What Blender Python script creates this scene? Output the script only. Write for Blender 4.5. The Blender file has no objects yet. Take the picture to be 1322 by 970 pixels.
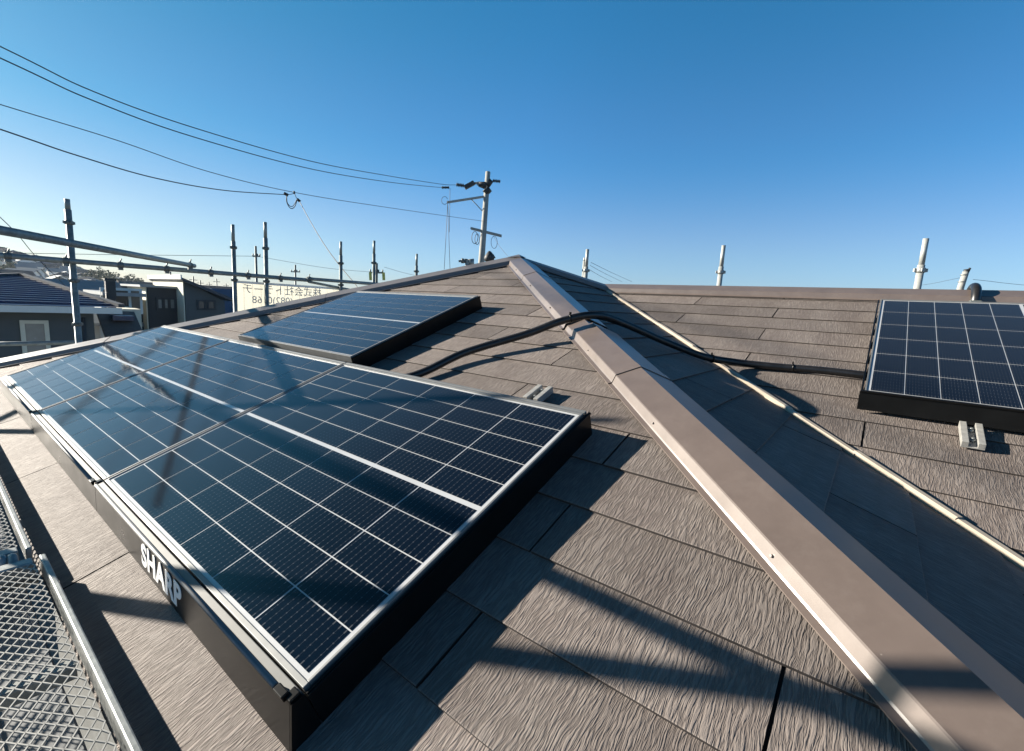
import bpy, bmesh, math, random
from mathutils import Vector, Matrix
R_ = math.radians
random.seed(7)
scene = bpy.context.scene
col = scene.collection

# ------------------------------------------------------------------ camera, sky, sun, exposure
K = 1.318                                            # metres per survey unit (one module width)
CAM = Vector((-3.42076, -2.63435, -0.39446))         # roof apex is the origin
CF = Vector((0.78348869, 0.60360267, -0.14767964))
CR = Vector((0.61579835, -0.78602921, 0.05431832))
CU = Vector((0.08329383, 0.13349867, 0.98754253))
FPX = 600.819
cam = bpy.data.objects.new('camera', bpy.data.cameras.new('camera'))
col.objects.link(cam)
cam.matrix_world = Matrix(((CR.x, CU.x, -CF.x, CAM.x), (CR.y, CU.y, -CF.y, CAM.y), (CR.z, CU.z, -CF.z, CAM.z), (0, 0, 0, 1)))
cam.data.sensor_width = 36
cam.data.lens = FPX / 1322 * 36
cam.data.clip_start = 0.02
cam.data.clip_end = 6000
scene.camera = cam

SUN = Vector((-0.88, 2.18, 0.87)).normalized()       # towards the sun
SUN_EL = math.asin(SUN.z)
world = bpy.data.worlds.new('World')
scene.world = world
world.use_nodes = True
wn, wl = world.node_tree.nodes, world.node_tree.links
for n in list(wn): wn.remove(n)
wo = wn.new('ShaderNodeOutputWorld'); wb = wn.new('ShaderNodeBackground')
sky = wn.new('ShaderNodeTexSky')
sky.sky_type = 'NISHITA'; sky.sun_disc = False
sky.sun_elevation = SUN_EL
sky.sun_rotation = math.atan2(SUN.x, SUN.y)
sky.altitude = 50; sky.air_density = 1.0; sky.dust_density = 0.4; sky.ozone_density = 3.0
# sky colour balance by height; unseen zenith darkened to cut fill and deepen shadows
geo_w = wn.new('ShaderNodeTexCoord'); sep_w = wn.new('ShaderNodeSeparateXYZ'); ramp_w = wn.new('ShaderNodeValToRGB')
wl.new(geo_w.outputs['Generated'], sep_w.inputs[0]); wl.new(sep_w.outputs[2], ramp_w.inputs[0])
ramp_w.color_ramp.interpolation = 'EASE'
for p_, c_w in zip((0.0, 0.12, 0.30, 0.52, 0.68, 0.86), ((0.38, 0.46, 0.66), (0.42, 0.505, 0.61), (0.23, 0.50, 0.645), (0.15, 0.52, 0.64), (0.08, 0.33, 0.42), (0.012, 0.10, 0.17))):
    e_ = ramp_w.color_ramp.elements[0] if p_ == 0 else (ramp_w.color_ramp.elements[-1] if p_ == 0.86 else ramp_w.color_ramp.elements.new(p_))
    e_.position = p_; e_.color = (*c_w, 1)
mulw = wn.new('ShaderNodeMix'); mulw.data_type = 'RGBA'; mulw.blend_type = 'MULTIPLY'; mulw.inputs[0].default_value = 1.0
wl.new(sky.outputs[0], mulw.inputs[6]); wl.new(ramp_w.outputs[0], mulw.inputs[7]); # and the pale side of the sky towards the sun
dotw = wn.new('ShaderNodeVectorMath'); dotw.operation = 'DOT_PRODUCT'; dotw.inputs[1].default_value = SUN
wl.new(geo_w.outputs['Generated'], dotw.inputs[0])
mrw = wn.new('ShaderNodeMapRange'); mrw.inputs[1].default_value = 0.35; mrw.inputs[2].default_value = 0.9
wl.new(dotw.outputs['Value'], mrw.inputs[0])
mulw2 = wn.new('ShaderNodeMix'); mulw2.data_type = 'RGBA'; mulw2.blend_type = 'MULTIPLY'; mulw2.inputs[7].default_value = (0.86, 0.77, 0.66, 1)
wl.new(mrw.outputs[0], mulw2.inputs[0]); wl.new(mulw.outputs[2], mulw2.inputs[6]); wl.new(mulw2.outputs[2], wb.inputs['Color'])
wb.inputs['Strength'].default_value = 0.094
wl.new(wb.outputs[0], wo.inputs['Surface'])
sl = bpy.data.lights.new('sun', 'SUN'); sl.energy = 5.0; sl.angle = R_(0.55); sl.color = (1.0, 0.915, 0.79)
so = bpy.data.objects.new('sun', sl); col.objects.link(so)
so.rotation_euler = SUN.to_track_quat('Z', 'Y').to_euler()
so.location = SUN * 60
scene.view_settings.view_transform = 'Standard'
scene.view_settings.look = 'None'
scene.view_settings.exposure = 1.52
scene.view_settings.gamma = 1.0

# ------------------------------------------------------------------ helpers
GROUND = -7.0
def ray(px, py):
    return CF + CR * ((px - 661) / FPX) - CU * ((py - 485) / FPX)
def at(px, py, dist):                                # point on that sight line at a horizontal distance in metres
    d = ray(px, py); return CAM + d * (dist / math.hypot(d.x, d.y))
def at_y(px, py, Y):
    d = ray(px, py); return CAM + d * ((Y - CAM.y) / d.y)
def at_x(px, py, X):
    d = ray(px, py); return CAM + d * ((X - CAM.x) / d.x)

def tag(o, label=None, cat=None, group=None, kind=None):
    if label: o['label'] = label
    if cat: o['category'] = cat
    if group: o['group'] = group
    if kind: o['kind'] = kind
    return o
def empty(name, loc, rz=0):
    o = bpy.data.objects.new(name, None); col.objects.link(o)
    o.location = loc; o.rotation_euler = (0, 0, rz); o.empty_display_size = 0.1
    return o
def kids(o): return [c for c in bpy.data.objects if c.parent == o]
def copy_tree(o, parent=None):
    c = o.copy(); col.objects.link(c)
    if parent: c.parent = parent
    for ch in KIDS.get(o.name, []): copy_tree(ch, c)
    return c
KIDS = {}

class MB:
    """collects shapes and links them as one mesh object"""
    def __init__(self): self.bm = bmesh.new(); self.mi = 0
    def face(self, pts, mi=None):
        vs = [self.bm.verts.new(p) for p in pts]
        f = self.bm.faces.new(vs); f.material_index = self.mi if mi is None else mi
        return f
    def solid(self, ring0, ring1, caps=True):
        a = [self.bm.verts.new(p) for p in ring0]; b = [self.bm.verts.new(p) for p in ring1]
        n = len(a)
        for i in range(n):
            f = self.bm.faces.new((a[i], a[(i+1) % n], b[(i+1) % n], b[i])); f.material_index = self.mi
        if caps:
            f = self.bm.faces.new(a[::-1]); f.material_index = self.mi
            f = self.bm.faces.new(b); f.material_index = self.mi
        return self
    def box(self, c, size, ax=None):
        c = Vector(c); X, Y, Z = ax if ax else (Vector((1,0,0)), Vector((0,1,0)), Vector((0,0,1)))
        x, y, z = (s/2 for s in size)
        r = lambda k: [c + X*(sx*x) + Y*(sy*y) + Z*(k*z) for sx, sy in ((-1,-1),(1,-1),(1,1),(-1,1))]
        return self.solid(r(-1), r(1))
    def bar(self, p0, p1, w, h, up=Vector((0,0,1))):
        p0, p1 = Vector(p0), Vector(p1); d = (p1-p0).normalized()
        s = d.cross(up).normalized(); u = s.cross(d)
        r = lambda p: [p - s*w/2 - u*h/2, p + s*w/2 - u*h/2, p + s*w/2 + u*h/2, p - s*w/2 + u*h/2]
        return self.solid(r(p0), r(p1))
    def tube(self, pts, r, n=10, caps=True):
        pts = [Vector(p) for p in pts]
        rs = r if isinstance(r, (list, tuple)) else [r]*len(pts)
        prev = None; rings = []
        t0 = (pts[1]-pts[0]).normalized()
        nrm = t0.orthogonal().normalized()
        for i, p in enumerate(pts):
            t = (pts[min(i+1, len(pts)-1)] - pts[max(i-1, 0)]).normalized()
            nrm = (nrm - t*nrm.dot(t)).normalized(); bi = t.cross(nrm)
            rings.append([self.bm.verts.new(p + (nrm*math.cos(2*math.pi*k/n) + bi*math.sin(2*math.pi*k/n))*rs[i]) for k in range(n)])
        for a, b in zip(rings, rings[1:]):
            for k in range(n):
                f = self.bm.faces.new((a[k], a[(k+1) % n], b[(k+1) % n], b[k])); f.smooth = True; f.material_index = self.mi
        if caps:
            for rg in (rings[0][::-1], rings[-1]):
                f = self.bm.faces.new(rg); f.material_index = self.mi
        return self
    def cyl(self, p0, p1, r0, r1=None, n=14): return self.tube([p0, p1], [r0, r0 if r1 is None else r1], n)
    def build(self, name, mat, parent=None, bevel=0, smooth=False):
        bm = self.bm
        bmesh.ops.recalc_face_normals(bm, faces=bm.faces)
        me = bpy.data.meshes.new(name); bm.to_mesh(me); bm.free()
        for m in (mat if isinstance(mat, (list, tuple)) else [mat]): me.materials.append(m)
        if smooth:
            for p in me.polygons: p.use_smooth = True
        o = bpy.data.objects.new(name, me); col.objects.link(o)
        if parent: o.parent = parent; KIDS.setdefault(parent.name, []).append(o)
        if bevel:
            b = o.modifiers.new('bevel', 'BEVEL'); b.width = bevel; b.segments = 2; b.limit_method = 'ANGLE'
        return o

def smooth_path(pts, n=8):
    pts = [Vector(p) for p in pts]; out = []
    P = [pts[0]*2 - pts[1]] + pts + [pts[-1]*2 - pts[-2]]
    for i in range(1, len(P)-2):
        a, b, c, d = P[i-1], P[i], P[i+1], P[i+2]
        for k in range(n):
            t = k/n
            out.append(0.5*((2*b) + (c-a)*t + (2*a-5*b+4*c-d)*t*t + (3*b-a-3*c+d)*t**3))
    out.append(pts[-1]); return out

# ------------------------------------------------------------------ materials
def mat(name, rgb, rough=0.6, metal=0.0, spec=0.5, var=0.12, scale=6.0, bump=0.0, bscale=60, coat=0.0):
    m = bpy.data.materials.new(name); m.use_nodes = True
    nt = m.node_tree; b = nt.nodes['Principled BSDF']
    b.inputs['Roughness'].default_value = rough; b.inputs['Metallic'].default_value = metal
    b.inputs['Specular IOR Level'].default_value = spec
    b.inputs['Coat Weight'].default_value = coat; b.inputs['Coat Roughness'].default_value = rough
    tc = nt.nodes.new('ShaderNodeTexCoord')
    no = nt.nodes.new('ShaderNodeTexNoise'); no.inputs['Scale'].default_value = scale; no.inputs['Detail'].default_value = 6; no.inputs['Roughness'].default_value = 0.65
    nt.links.new(tc.outputs['Object'], no.inputs['Vector'])
    mx = nt.nodes.new('ShaderNodeMix'); mx.data_type = 'RGBA'
    lo = [max(0, c*(1-var)) for c in rgb]; hi = [min(1, c*(1+var)) for c in rgb]
    mx.inputs[6].default_value = (*lo, 1); mx.inputs[7].default_value = (*hi, 1)
    rp = nt.nodes.new('ShaderNodeMapRange'); rp.inputs[1].default_value = 0.3; rp.inputs[2].default_value = 0.7
    nt.links.new(no.outputs['Fac'], rp.inputs[0]); nt.links.new(rp.outputs[0], mx.inputs[0])
    nt.links.new(mx.outputs[2], b.inputs['Base Color'])
    rr = nt.nodes.new('ShaderNodeMapRange'); rr.inputs[3].default_value = max(0.02, rough-0.08); rr.inputs[4].default_value = min(1, rough+0.08)
    nt.links.new(no.outputs['Fac'], rr.inputs[0]); nt.links.new(rr.outputs[0], b.inputs['Roughness'])
    if bump:
        n2 = nt.nodes.new('ShaderNodeTexNoise'); n2.inputs['Scale'].default_value = bscale; n2.inputs['Detail'].default_value = 5
        nt.links.new(tc.outputs['Object'], n2.inputs['Vector'])
        bp = nt.nodes.new('ShaderNodeBump'); bp.inputs['Strength'].default_value = bump; bp.inputs['Distance'].default_value = 0.01
        nt.links.new(n2.outputs['Fac'], bp.inputs['Height']); nt.links.new(bp.outputs[0], b.inputs['Normal'])
    return m

def N(nt, typ, **kw):
    n = nt.nodes.new(typ)
    for k, v in kw.items(): setattr(n, k, v)
    return n
def math_n(nt, op, a, b=None, c=None):
    n = nt.nodes.new('ShaderNodeMath'); n.operation = op
    for i, v in enumerate((a, b, c)):
        if v is None: continue
        if isinstance(v, (int, float)): n.inputs[i].default_value = v
        else: nt.links.new(v, n.inputs[i])
    return n.outputs[0]

def slate_material(name, base):
    """fibre cement slate: grain pressed up the slope, per-slate tint, weathering"""
    m = bpy.data.materials.new(name); m.use_nodes = True
    nt = m.node_tree; L = nt.links; b = nt.nodes['Principled BSDF']
    tc = N(nt, 'ShaderNodeTexCoord'); geo = N(nt, 'ShaderNodeNewGeometry')
    # shift the grain from slate to slate
    off = N(nt, 'ShaderNodeCombineXYZ')
    L.new(math_n(nt, 'MULTIPLY', geo.outputs['Random Per Island'], 37.0), off.inputs[2])
    L.new(math_n(nt, 'MULTIPLY', geo.outputs['Random Per Island'], 11.0), off.inputs[1])
    add = N(nt, 'ShaderNodeVectorMath', operation='ADD')
    L.new(tc.outputs['Object'], add.inputs[0]); L.new(off.outputs[0], add.inputs[1])
    # wander
    wob = N(nt, 'ShaderNodeTexNoise'); wob.inputs['Scale'].default_value = 9; wob.inputs['Detail'].default_value = 3
    L.new(add.outputs[0], wob.inputs['Vector'])
    wsub = N(nt, 'ShaderNodeVectorMath', operation='SUBTRACT'); wsub.inputs[1].default_value = (0.5, 0.5, 0.5)
    L.new(wob.outputs['Color'], wsub.inputs[0])
    wsc = N(nt, 'ShaderNodeVectorMath', operation='MULTIPLY'); wsc.inputs[1].default_value = (0.022, 0.02, 0)
    L.new(wsub.outputs[0], wsc.inputs[0])
    pos = N(nt, 'ShaderNodeVectorMath', operation='ADD'); L.new(add.outputs[0], pos.inputs[0]); L.new(wsc.outputs[0], pos.inputs[1])
    def grain(sx, sy, det, dist):
        mp = N(nt, 'ShaderNodeVectorMath', operation='MULTIPLY'); mp.inputs[1].default_value = (sx, sy, 1)
        L.new(pos.outputs[0], mp.inputs[0])
        n = N(nt, 'ShaderNodeTexNoise'); n.inputs['Scale'].default_value = 1; n.inputs['Detail'].default_value = det; n.inputs['Distortion'].default_value = dist
        L.new(mp.outputs[0], n.inputs['Vector']); return n.outputs['Fac']
    g1 = grain(165, 15.0, 2.5, 0.15); g2 = grain(330, 46, 3, 0.4)
    # ridges: fold the noise so thin sharp creases appear
    r1 = math_n(nt, 'ABSOLUTE', math_n(nt, 'SUBTRACT', g1, 0.5))
    r1 = math_n(nt, 'MINIMUM', math_n(nt, 'MULTIPLY', r1, 8.0), 1.0)
    hgt = math_n(nt, 'ADD', math_n(nt, 'MULTIPLY', r1, 0.65), math_n(nt, 'MULTIPLY', g2, 0.5))
    fine = N(nt, 'ShaderNodeTexNoise'); fine.inputs['Scale'].default_value = 420; fine.inputs['Detail'].default_value = 2
    L.new(tc.outputs['Object'], fine.inputs['Vector'])
    hgt = math_n(nt, 'ADD', hgt, math_n(nt, 'MULTIPLY', fine.outputs['Fac'], 0.25))
    bp = N(nt, 'ShaderNodeBump'); bp.inputs['Strength'].default_value = 0.85; bp.inputs['Distance'].default_value = 0.0022
    L.new(hgt, bp.inputs['Height']); L.new(bp.outputs[0], b.inputs['Normal'])
    # colour
    big = N(nt, 'ShaderNodeTexNoise'); big.inputs['Scale'].default_value = 2.2; big.inputs['Detail'].default_value = 7; big.inputs['Roughness'].default_value = 0.7
    bsc = N(nt, 'ShaderNodeVectorMath', operation='MULTIPLY'); bsc.inputs[1].default_value = (2.6, 0.7, 1)
    L.new(add.outputs[0], bsc.inputs[0]); L.new(bsc.outputs[0], big.inputs['Vector'])
    cr = N(nt, 'ShaderNodeValToRGB')
    cr.color_ramp.elements[0].position = 0.3; cr.color_ramp.elements[0].color = (base[0]*0.80, base[1]*0.78, base[2]*0.78, 1)
    cr.color_ramp.elements[1].position = 0.72; cr.color_ramp.elements[1].color = (base[0]*1.18, base[1]*1.20, base[2]*1.20, 1)
    L.new(big.outputs['Fac'], cr.inputs[0])
    pal = N(nt, 'ShaderNodeTexNoise'); pal.inputs['Scale'].default_value = 14; pal.inputs['Detail'].default_value = 8; pal.inputs['Roughness'].default_value = 0.75
    L.new(pos.outputs[0], pal.inputs['Vector'])
    pr = N(nt, 'ShaderNodeMapRange'); pr.inputs[1].default_value = 0.60; pr.inputs[2].default_value = 0.78; pr.inputs[4].default_value = 0.45
    L.new(pal.outputs['Fac'], pr.inputs[0])
    mx = N(nt, 'ShaderNodeMix', data_type='RGBA'); mx.inputs[7].default_value = (base[0]*1.9, base[1]*2.0, base[2]*2.05, 1)
    L.new(pr.outputs[0], mx.inputs[0]); L.new(cr.outputs[0], mx.inputs[6])
    tint = N(nt, 'ShaderNodeHueSaturation')
    L.new(math_n(nt, 'ADD', math_n(nt, 'MULTIPLY', geo.outputs['Random Per Island'], 0.42), 0.79), tint.inputs['Value'])
    L.new(mx.outputs[2], tint.inputs['Color'])
    # darker tone along the creases of the pressed grain
    dk = N(nt, 'ShaderNodeMix', data_type='RGBA', blend_type='MULTIPLY'); dk.inputs[7].default_value = (0.68, 0.66, 0.65, 1)
    L.new(math_n(nt, 'SUBTRACT', 1.0, r1), dk.inputs[0]); L.new(tint.outputs[0], dk.inputs[6])
    L.new(dk.outputs[2], b.inputs['Base Color'])
    b.inputs['Roughness'].default_value = 0.66; b.inputs['Specular IOR Level'].default_value = 0.28
    return m

def cell_material():
    """monocrystalline cell under coated glass, busbars and solder ticks from each cell's UV"""
    m = bpy.data.materials.new('solar_cell'); m.use_nodes = True
    nt = m.node_tree; L = nt.links; b = nt.nodes['Principled BSDF']
    uv = N(nt, 'ShaderNodeUVMap'); sp = N(nt, 'ShaderNodeSeparateXYZ'); L.new(uv.outputs[0], sp.inputs[0])
    U, V = sp.outputs[0], sp.outputs[1]
    fu = math_n(nt, 'FRACT', math_n(nt, 'MULTIPLY', U, 11.0))
    du = math_n(nt, 'ABSOLUTE', math_n(nt, 'SUBTRACT', fu, 0.5))
    ends = math_n(nt, 'ABSOLUTE', math_n(nt, 'SUBTRACT', V, 0.5))          # 0 middle, .5 ends
    endm = math_n(nt, 'GREATER_THAN', ends, 0.40)
    wid = math_n(nt, 'ADD', math_n(nt, 'MULTIPLY', endm, 0.05), 0.03)
    bus = math_n(nt, 'LESS_THAN', du, wid)
    fv = math_n(nt, 'FRACT', math_n(nt, 'MULTIPLY', V, 7.0))
    dv = math_n(nt, 'ABSOLUTE', math_n(nt, 'SUBTRACT', fv, 0.5))
    pad = math_n(nt, 'MULTIPLY', math_n(nt, 'LESS_THAN', dv, 0.11), math_n(nt, 'LESS_THAN', du, 0.085))
    line = math_n(nt, 'MAXIMUM', math_n(nt, 'MULTIPLY', bus, math_n(nt, 'ADD', math_n(nt, 'MULTIPLY', endm, 0.45), 0.35)), math_n(nt, 'MULTIPLY', pad, 0.6))
    no = N(nt, 'ShaderNodeTexNoise'); no.inputs['Scale'].default_value = 3.0; no.inputs['Detail'].default_value = 4
    tc = N(nt, 'ShaderNodeTexCoord'); L.new(tc.outputs['Object'], no.inputs['Vector'])
    c0 = N(nt, 'ShaderNodeMix', data_type='RGBA'); c0.inputs[6].default_value = (0.0006, 0.0020, 0.0056, 1); c0.inputs[7].default_value = (0.0010, 0.0032, 0.0085, 1)
    geo = N(nt, 'ShaderNodeNewGeometry'); L.new(geo.outputs['Random Per Island'], c0.inputs[0])
    cm = N(nt, 'ShaderNodeMix', data_type='RGBA'); cm.inputs[7].default_value = (0.062, 0.066, 0.072, 1)
    L.new(line, cm.inputs[0]); L.new(c0.outputs[2], cm.inputs[6])
    # thin film of dust on the glass
    dn = N(nt, 'ShaderNodeTexNoise'); dn.inputs['Scale'].default_value = 5; dn.inputs['Detail'].default_value = 9; dn.inputs['Roughness'].default_value = 0.75
    L.new(tc.outputs['Object'], dn.inputs['Vector'])
    dr = N(nt, 'ShaderNodeMapRange'); dr.inputs[1].default_value = 0.45; dr.inputs[2].default_value = 0.8; dr.inputs[3].default_value = 0.0; dr.inputs[4].default_value = 0.004
    L.new(dn.outputs['Fac'], dr.inputs[0])
    dm = N(nt, 'ShaderNodeMix', data_type='RGBA'); dm.inputs[7].default_value = (0.30, 0.31, 0.33, 1)
    L.new(dr.outputs[0], dm.inputs[0]); L.new(cm.outputs[2], dm.inputs[6])
    L.new(dm.outputs[2], b.inputs['Base Color'])
    b.inputs['Roughness'].default_value = 0.6; b.inputs['Specular IOR Level'].default_value = 0.0
    b.inputs['Coat Weight'].default_value = 1.0; b.inputs['Coat Roughness'].default_value = 0.10; b.inputs['Coat IOR'].default_value = 1.5; b.inputs['Sheen Weight'].default_value = 0.065; b.inputs['Sheen Roughness'].default_value = 0.35; b.inputs['Sheen Tint'].default_value = (0.85, 0.9, 1.0, 1)
    rr = N(nt, 'ShaderNodeMapRange'); rr.inputs[3].default_value = 0.04; rr.inputs[4].default_value = 0.12
    L.new(dn.outputs['Fac'], rr.inputs[0]); L.new(rr.outputs[0], b.inputs['Coat Roughness'])
    return m

M = {}
M['slate'] = slate_material('roof_slate', (0.178, 0.153, 0.138))
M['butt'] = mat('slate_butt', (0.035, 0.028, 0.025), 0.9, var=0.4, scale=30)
M['underlay'] = mat('roof_underlay', (0.02, 0.018, 0.016), 0.9)
M['cap'] = mat('cap_brown', (0.122, 0.096, 0.083), 0.36, 0.0, 0.5, 0.10, 7, 0.04, 300, 0.5)
def weather(m, dust=(0.30, 0.26, 0.23), amount=0.16, dents=0.2):
    nt = m.node_tree; L = nt.links; b = nt.nodes['Principled BSDF']; tc = N(nt, 'ShaderNodeTexCoord')
    old = b.inputs['Base Color'].links[0].from_socket
    n = N(nt, 'ShaderNodeTexNoise'); n.inputs['Scale'].default_value = 11; n.inputs['Detail'].default_value = 10; n.inputs['Roughness'].default_value = 0.8
    L.new(tc.outputs['Object'], n.inputs['Vector'])
    r = N(nt, 'ShaderNodeMapRange'); r.inputs[1].default_value = 0.48; r.inputs[2].default_value = 0.80; r.inputs[4].default_value = amount
    L.new(n.outputs['Fac'], r.inputs[0])
    v = N(nt, 'ShaderNodeTexVoronoi'); v.inputs['Scale'].default_value = 26; L.new(tc.outputs['Object'], v.inputs['Vector'])
    sp = math_n(nt, 'MULTIPLY', math_n(nt, 'LESS_THAN', v.outputs['Distance'], 0.035), 0.6)
    mx = N(nt, 'ShaderNodeMix', data_type='RGBA'); mx.inputs[7].default_value = (*dust, 1)
    L.new(math_n(nt, 'MAXIMUM', r.outputs[0], sp), mx.inputs[0]); L.new(old, mx.inputs[6]); L.new(mx.outputs[2], b.inputs['Base Color'])
    d = N(nt, 'ShaderNodeTexNoise'); d.inputs['Scale'].default_value = 3.5; d.inputs['Detail'].default_value = 2; L.new(tc.outputs['Object'], d.inputs['Vector'])
    bp = N(nt, 'ShaderNodeBump'); bp.inputs['Strength'].default_value = dents; bp.inputs['Distance'].default_value = 0.02
    L.new(d.outputs['Fac'], bp.inputs['Height']); L.new(bp.outputs[0], b.inputs['Normal'])
weather(M['cap'])
M['cap_grey'] = mat('cap_grey', (0.14, 0.13, 0.13), 0.40, 0.0, 0.5, 0.08, 7)
M['cream'] = mat('flashing_cream', (0.40, 0.345, 0.275), 0.5, 0.0, 0.5, 0.15, 9)
M['alu'] = mat('frame_aluminium', (0.17, 0.175, 0.175), 0.48, 0.4, 0.5, 0.08, 20)
M['rail_alu'] = mat('rail_aluminium', (0.10, 0.102, 0.10), 0.5, 0.3, 0.5, 0.1, 20)
M['backsheet'] = mat('backsheet', (0.40, 0.41, 0.42), 0.3, 0.0, 0.5, 0.04, 12, coat=0.6)
M['black'] = mat('cover_black', (0.005, 0.005, 0.005), 0.30, 0.0, 0.18, 0.3, 8)
M['cell'] = cell_material()
M['white'] = mat('letter_white', (0.80, 0.80, 0.78), 0.5, var=0.04)
M['conduit'] = mat('conduit_black', (0.012, 0.012, 0.013), 0.38, 0.0, 0.5, 0.3, 30)
M['galv'] = mat('galvanised', (0.24, 0.255, 0.25), 0.5, 0.45, 0.5, 0.28, 40, 0.05, 200)
M['galv_pale'] = mat('galvanised_pale', (0.31, 0.305, 0.285), 0.5, 0.25, 0.5, 0.2, 40)
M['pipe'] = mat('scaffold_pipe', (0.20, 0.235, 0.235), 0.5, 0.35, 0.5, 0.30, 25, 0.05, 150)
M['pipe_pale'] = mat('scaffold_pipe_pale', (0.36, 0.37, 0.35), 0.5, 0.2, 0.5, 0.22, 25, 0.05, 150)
M['clamp'] = mat('clamp_steel', (0.13, 0.145, 0.14), 0.55, 0.5, 0.5, 0.3, 60)
M['concrete'] = mat('pole_concrete', (0.27, 0.27, 0.25), 0.8, var=0.15, scale=3)
M['dark'] = mat('dark_fitting', (0.025, 0.028, 0.03), 0.6)
M['wire'] = mat('wire_black', (0.03, 0.035, 0.04), 0.6)
M['banner'] = mat('banner_mesh', (0.66, 0.65, 0.60), 0.8, var=0.05)
_nt = M['banner'].node_tree; _tr = _nt.nodes.new('ShaderNodeBsdfTranslucent'); _tr.inputs[0].default_value = (0.80, 0.79, 0.73, 1)
_mx = _nt.nodes.new('ShaderNodeMixShader'); _mx.inputs[0].default_value = 0.6
_nt.links.new(_nt.nodes['Principled BSDF'].outputs[0], _mx.inputs[1]); _nt.links.new(_tr.outputs[0], _mx.inputs[2]); _nt.links.new(_mx.outputs[0], _nt.nodes['Material Output'].inputs[0])
M['ink'] = mat('banner_ink', (0.42, 0.43, 0.42), 0.8)
M['ink_pale'] = mat('banner_ink_pale', (0.52, 0.53, 0.51), 0.8)
M['yellow'] = mat('cover_yellow', (0.62, 0.52, 0.10), 0.5)
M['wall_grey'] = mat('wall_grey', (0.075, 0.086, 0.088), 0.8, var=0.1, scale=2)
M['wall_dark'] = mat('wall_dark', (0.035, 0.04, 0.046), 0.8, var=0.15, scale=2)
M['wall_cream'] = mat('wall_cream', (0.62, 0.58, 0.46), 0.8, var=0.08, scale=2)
M['wall_white'] = mat('wall_white', (0.66, 0.66, 0.64), 0.8, var=0.08, scale=2)
M['wall_own'] = mat('wall_render', (0.17, 0.17, 0.16), 0.85, var=0.15, scale=4, bump=0.3, bscale=80)
M['trim'] = mat('trim_white', (0.62, 0.62, 0.58), 0.6, var=0.06)
M['roof_pale'] = mat('roof_pale', (0.22, 0.24, 0.25), 0.6, var=0.1)
M['roof_dark'] = mat('roof_dark', (0.045, 0.05, 0.06), 0.6, var=0.2)
M['roof_brown'] = mat('roof_brown', (0.14, 0.11, 0.095), 0.7, var=0.2)
M['glass'] = mat('window_glass', (0.04, 0.05, 0.055), 0.08, spec=0.8)
M['curtain'] = mat('window_curtain', (0.16, 0.18, 0.175), 0.25, var=0.1, coat=0.5)
M['soil'] = mat('ground_gravel', (0.30, 0.28, 0.25), 0.95, var=0.45, scale=40, bump=0.5, bscale=60)
M['timber'] = mat('timber_plank', (0.22, 0.15, 0.08), 0.75, var=0.3, scale=12)
M['rust'] = mat('rusty_steel', (0.22, 0.075, 0.04), 0.8, var=0.4, scale=20)
M['gutter'] = mat('gutter_grey', (0.20, 0.21, 0.22), 0.45, var=0.1)

def navy_roof():
    m = mat('roof_navy', (0.012, 0.030, 0.085), 0.35, 0.0, 0.5, 0.2, 2)
    return m
M['navy'] = navy_roof()
def leaf_mat():
    m = mat('leaf_green', (0.07, 0.09, 0.05), 0.7, var=0.5, scale=0.6)
    return m
M['leaf'] = leaf_mat()
M['bark'] = mat('bark', (0.09, 0.07, 0.055), 0.9)
def ground_material():
    m = mat('ground_town', (0.16, 0.16, 0.145), 0.95, var=0.5, scale=0.05)
    return m
M['town'] = ground_material()

# ------------------------------------------------------------------ the roof (apex at the origin)
S = 0.37705; SB = 0.33692; SD = 0.36012; A0 = 0.82193*K; ZR = -0.1534*K
ZE = -0.9315*K                                        # eave level
c_ = 1/math.sqrt(1+S*S); cb = 1/math.sqrt(1+SB*SB); cd = 1/math.sqrt(1+SD*SD)
NA = Vector((-S*c_, 0, c_)); VA = Vector((c_, 0, S*c_)); XA = Vector((0, -1, 0))
NB = Vector((0, -SB*cb, cb)); VB = Vector((0, cb, SB*cb)); XB = Vector((1, 0, 0))
ND = Vector((0, SD*cd, cd)); VD = Vector((0, -cd, SD*cd)); XD = Vector((-1, 0, 0))
NE = Vector((S*c_, 0, c_)); VE = Vector((-c_, 0, S*c_)); XE = Vector((0, 1, 0))
OC = Vector((A0, 0, 0))
def frame(o, X, V, Nn): return Matrix(((X.x, V.x, Nn.x, o.x), (X.y, V.y, Nn.y, o.y), (X.z, V.z, Nn.z, o.z), (0,0,0,1)))
def pa(u, v, h=0): return Vector((0, u, 0)) + VA*v + NA*h                # u, v, h in metres on slope A
def pc(u, v, h=0): return OC + Vector((0, u, 0)) + VA*v + NA*h

house = empty('house', (0, 0, 0))
tag(house, 'house with brown slate hip roof filling the foreground under the solar panels', 'house')
OUT = GROUND

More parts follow.
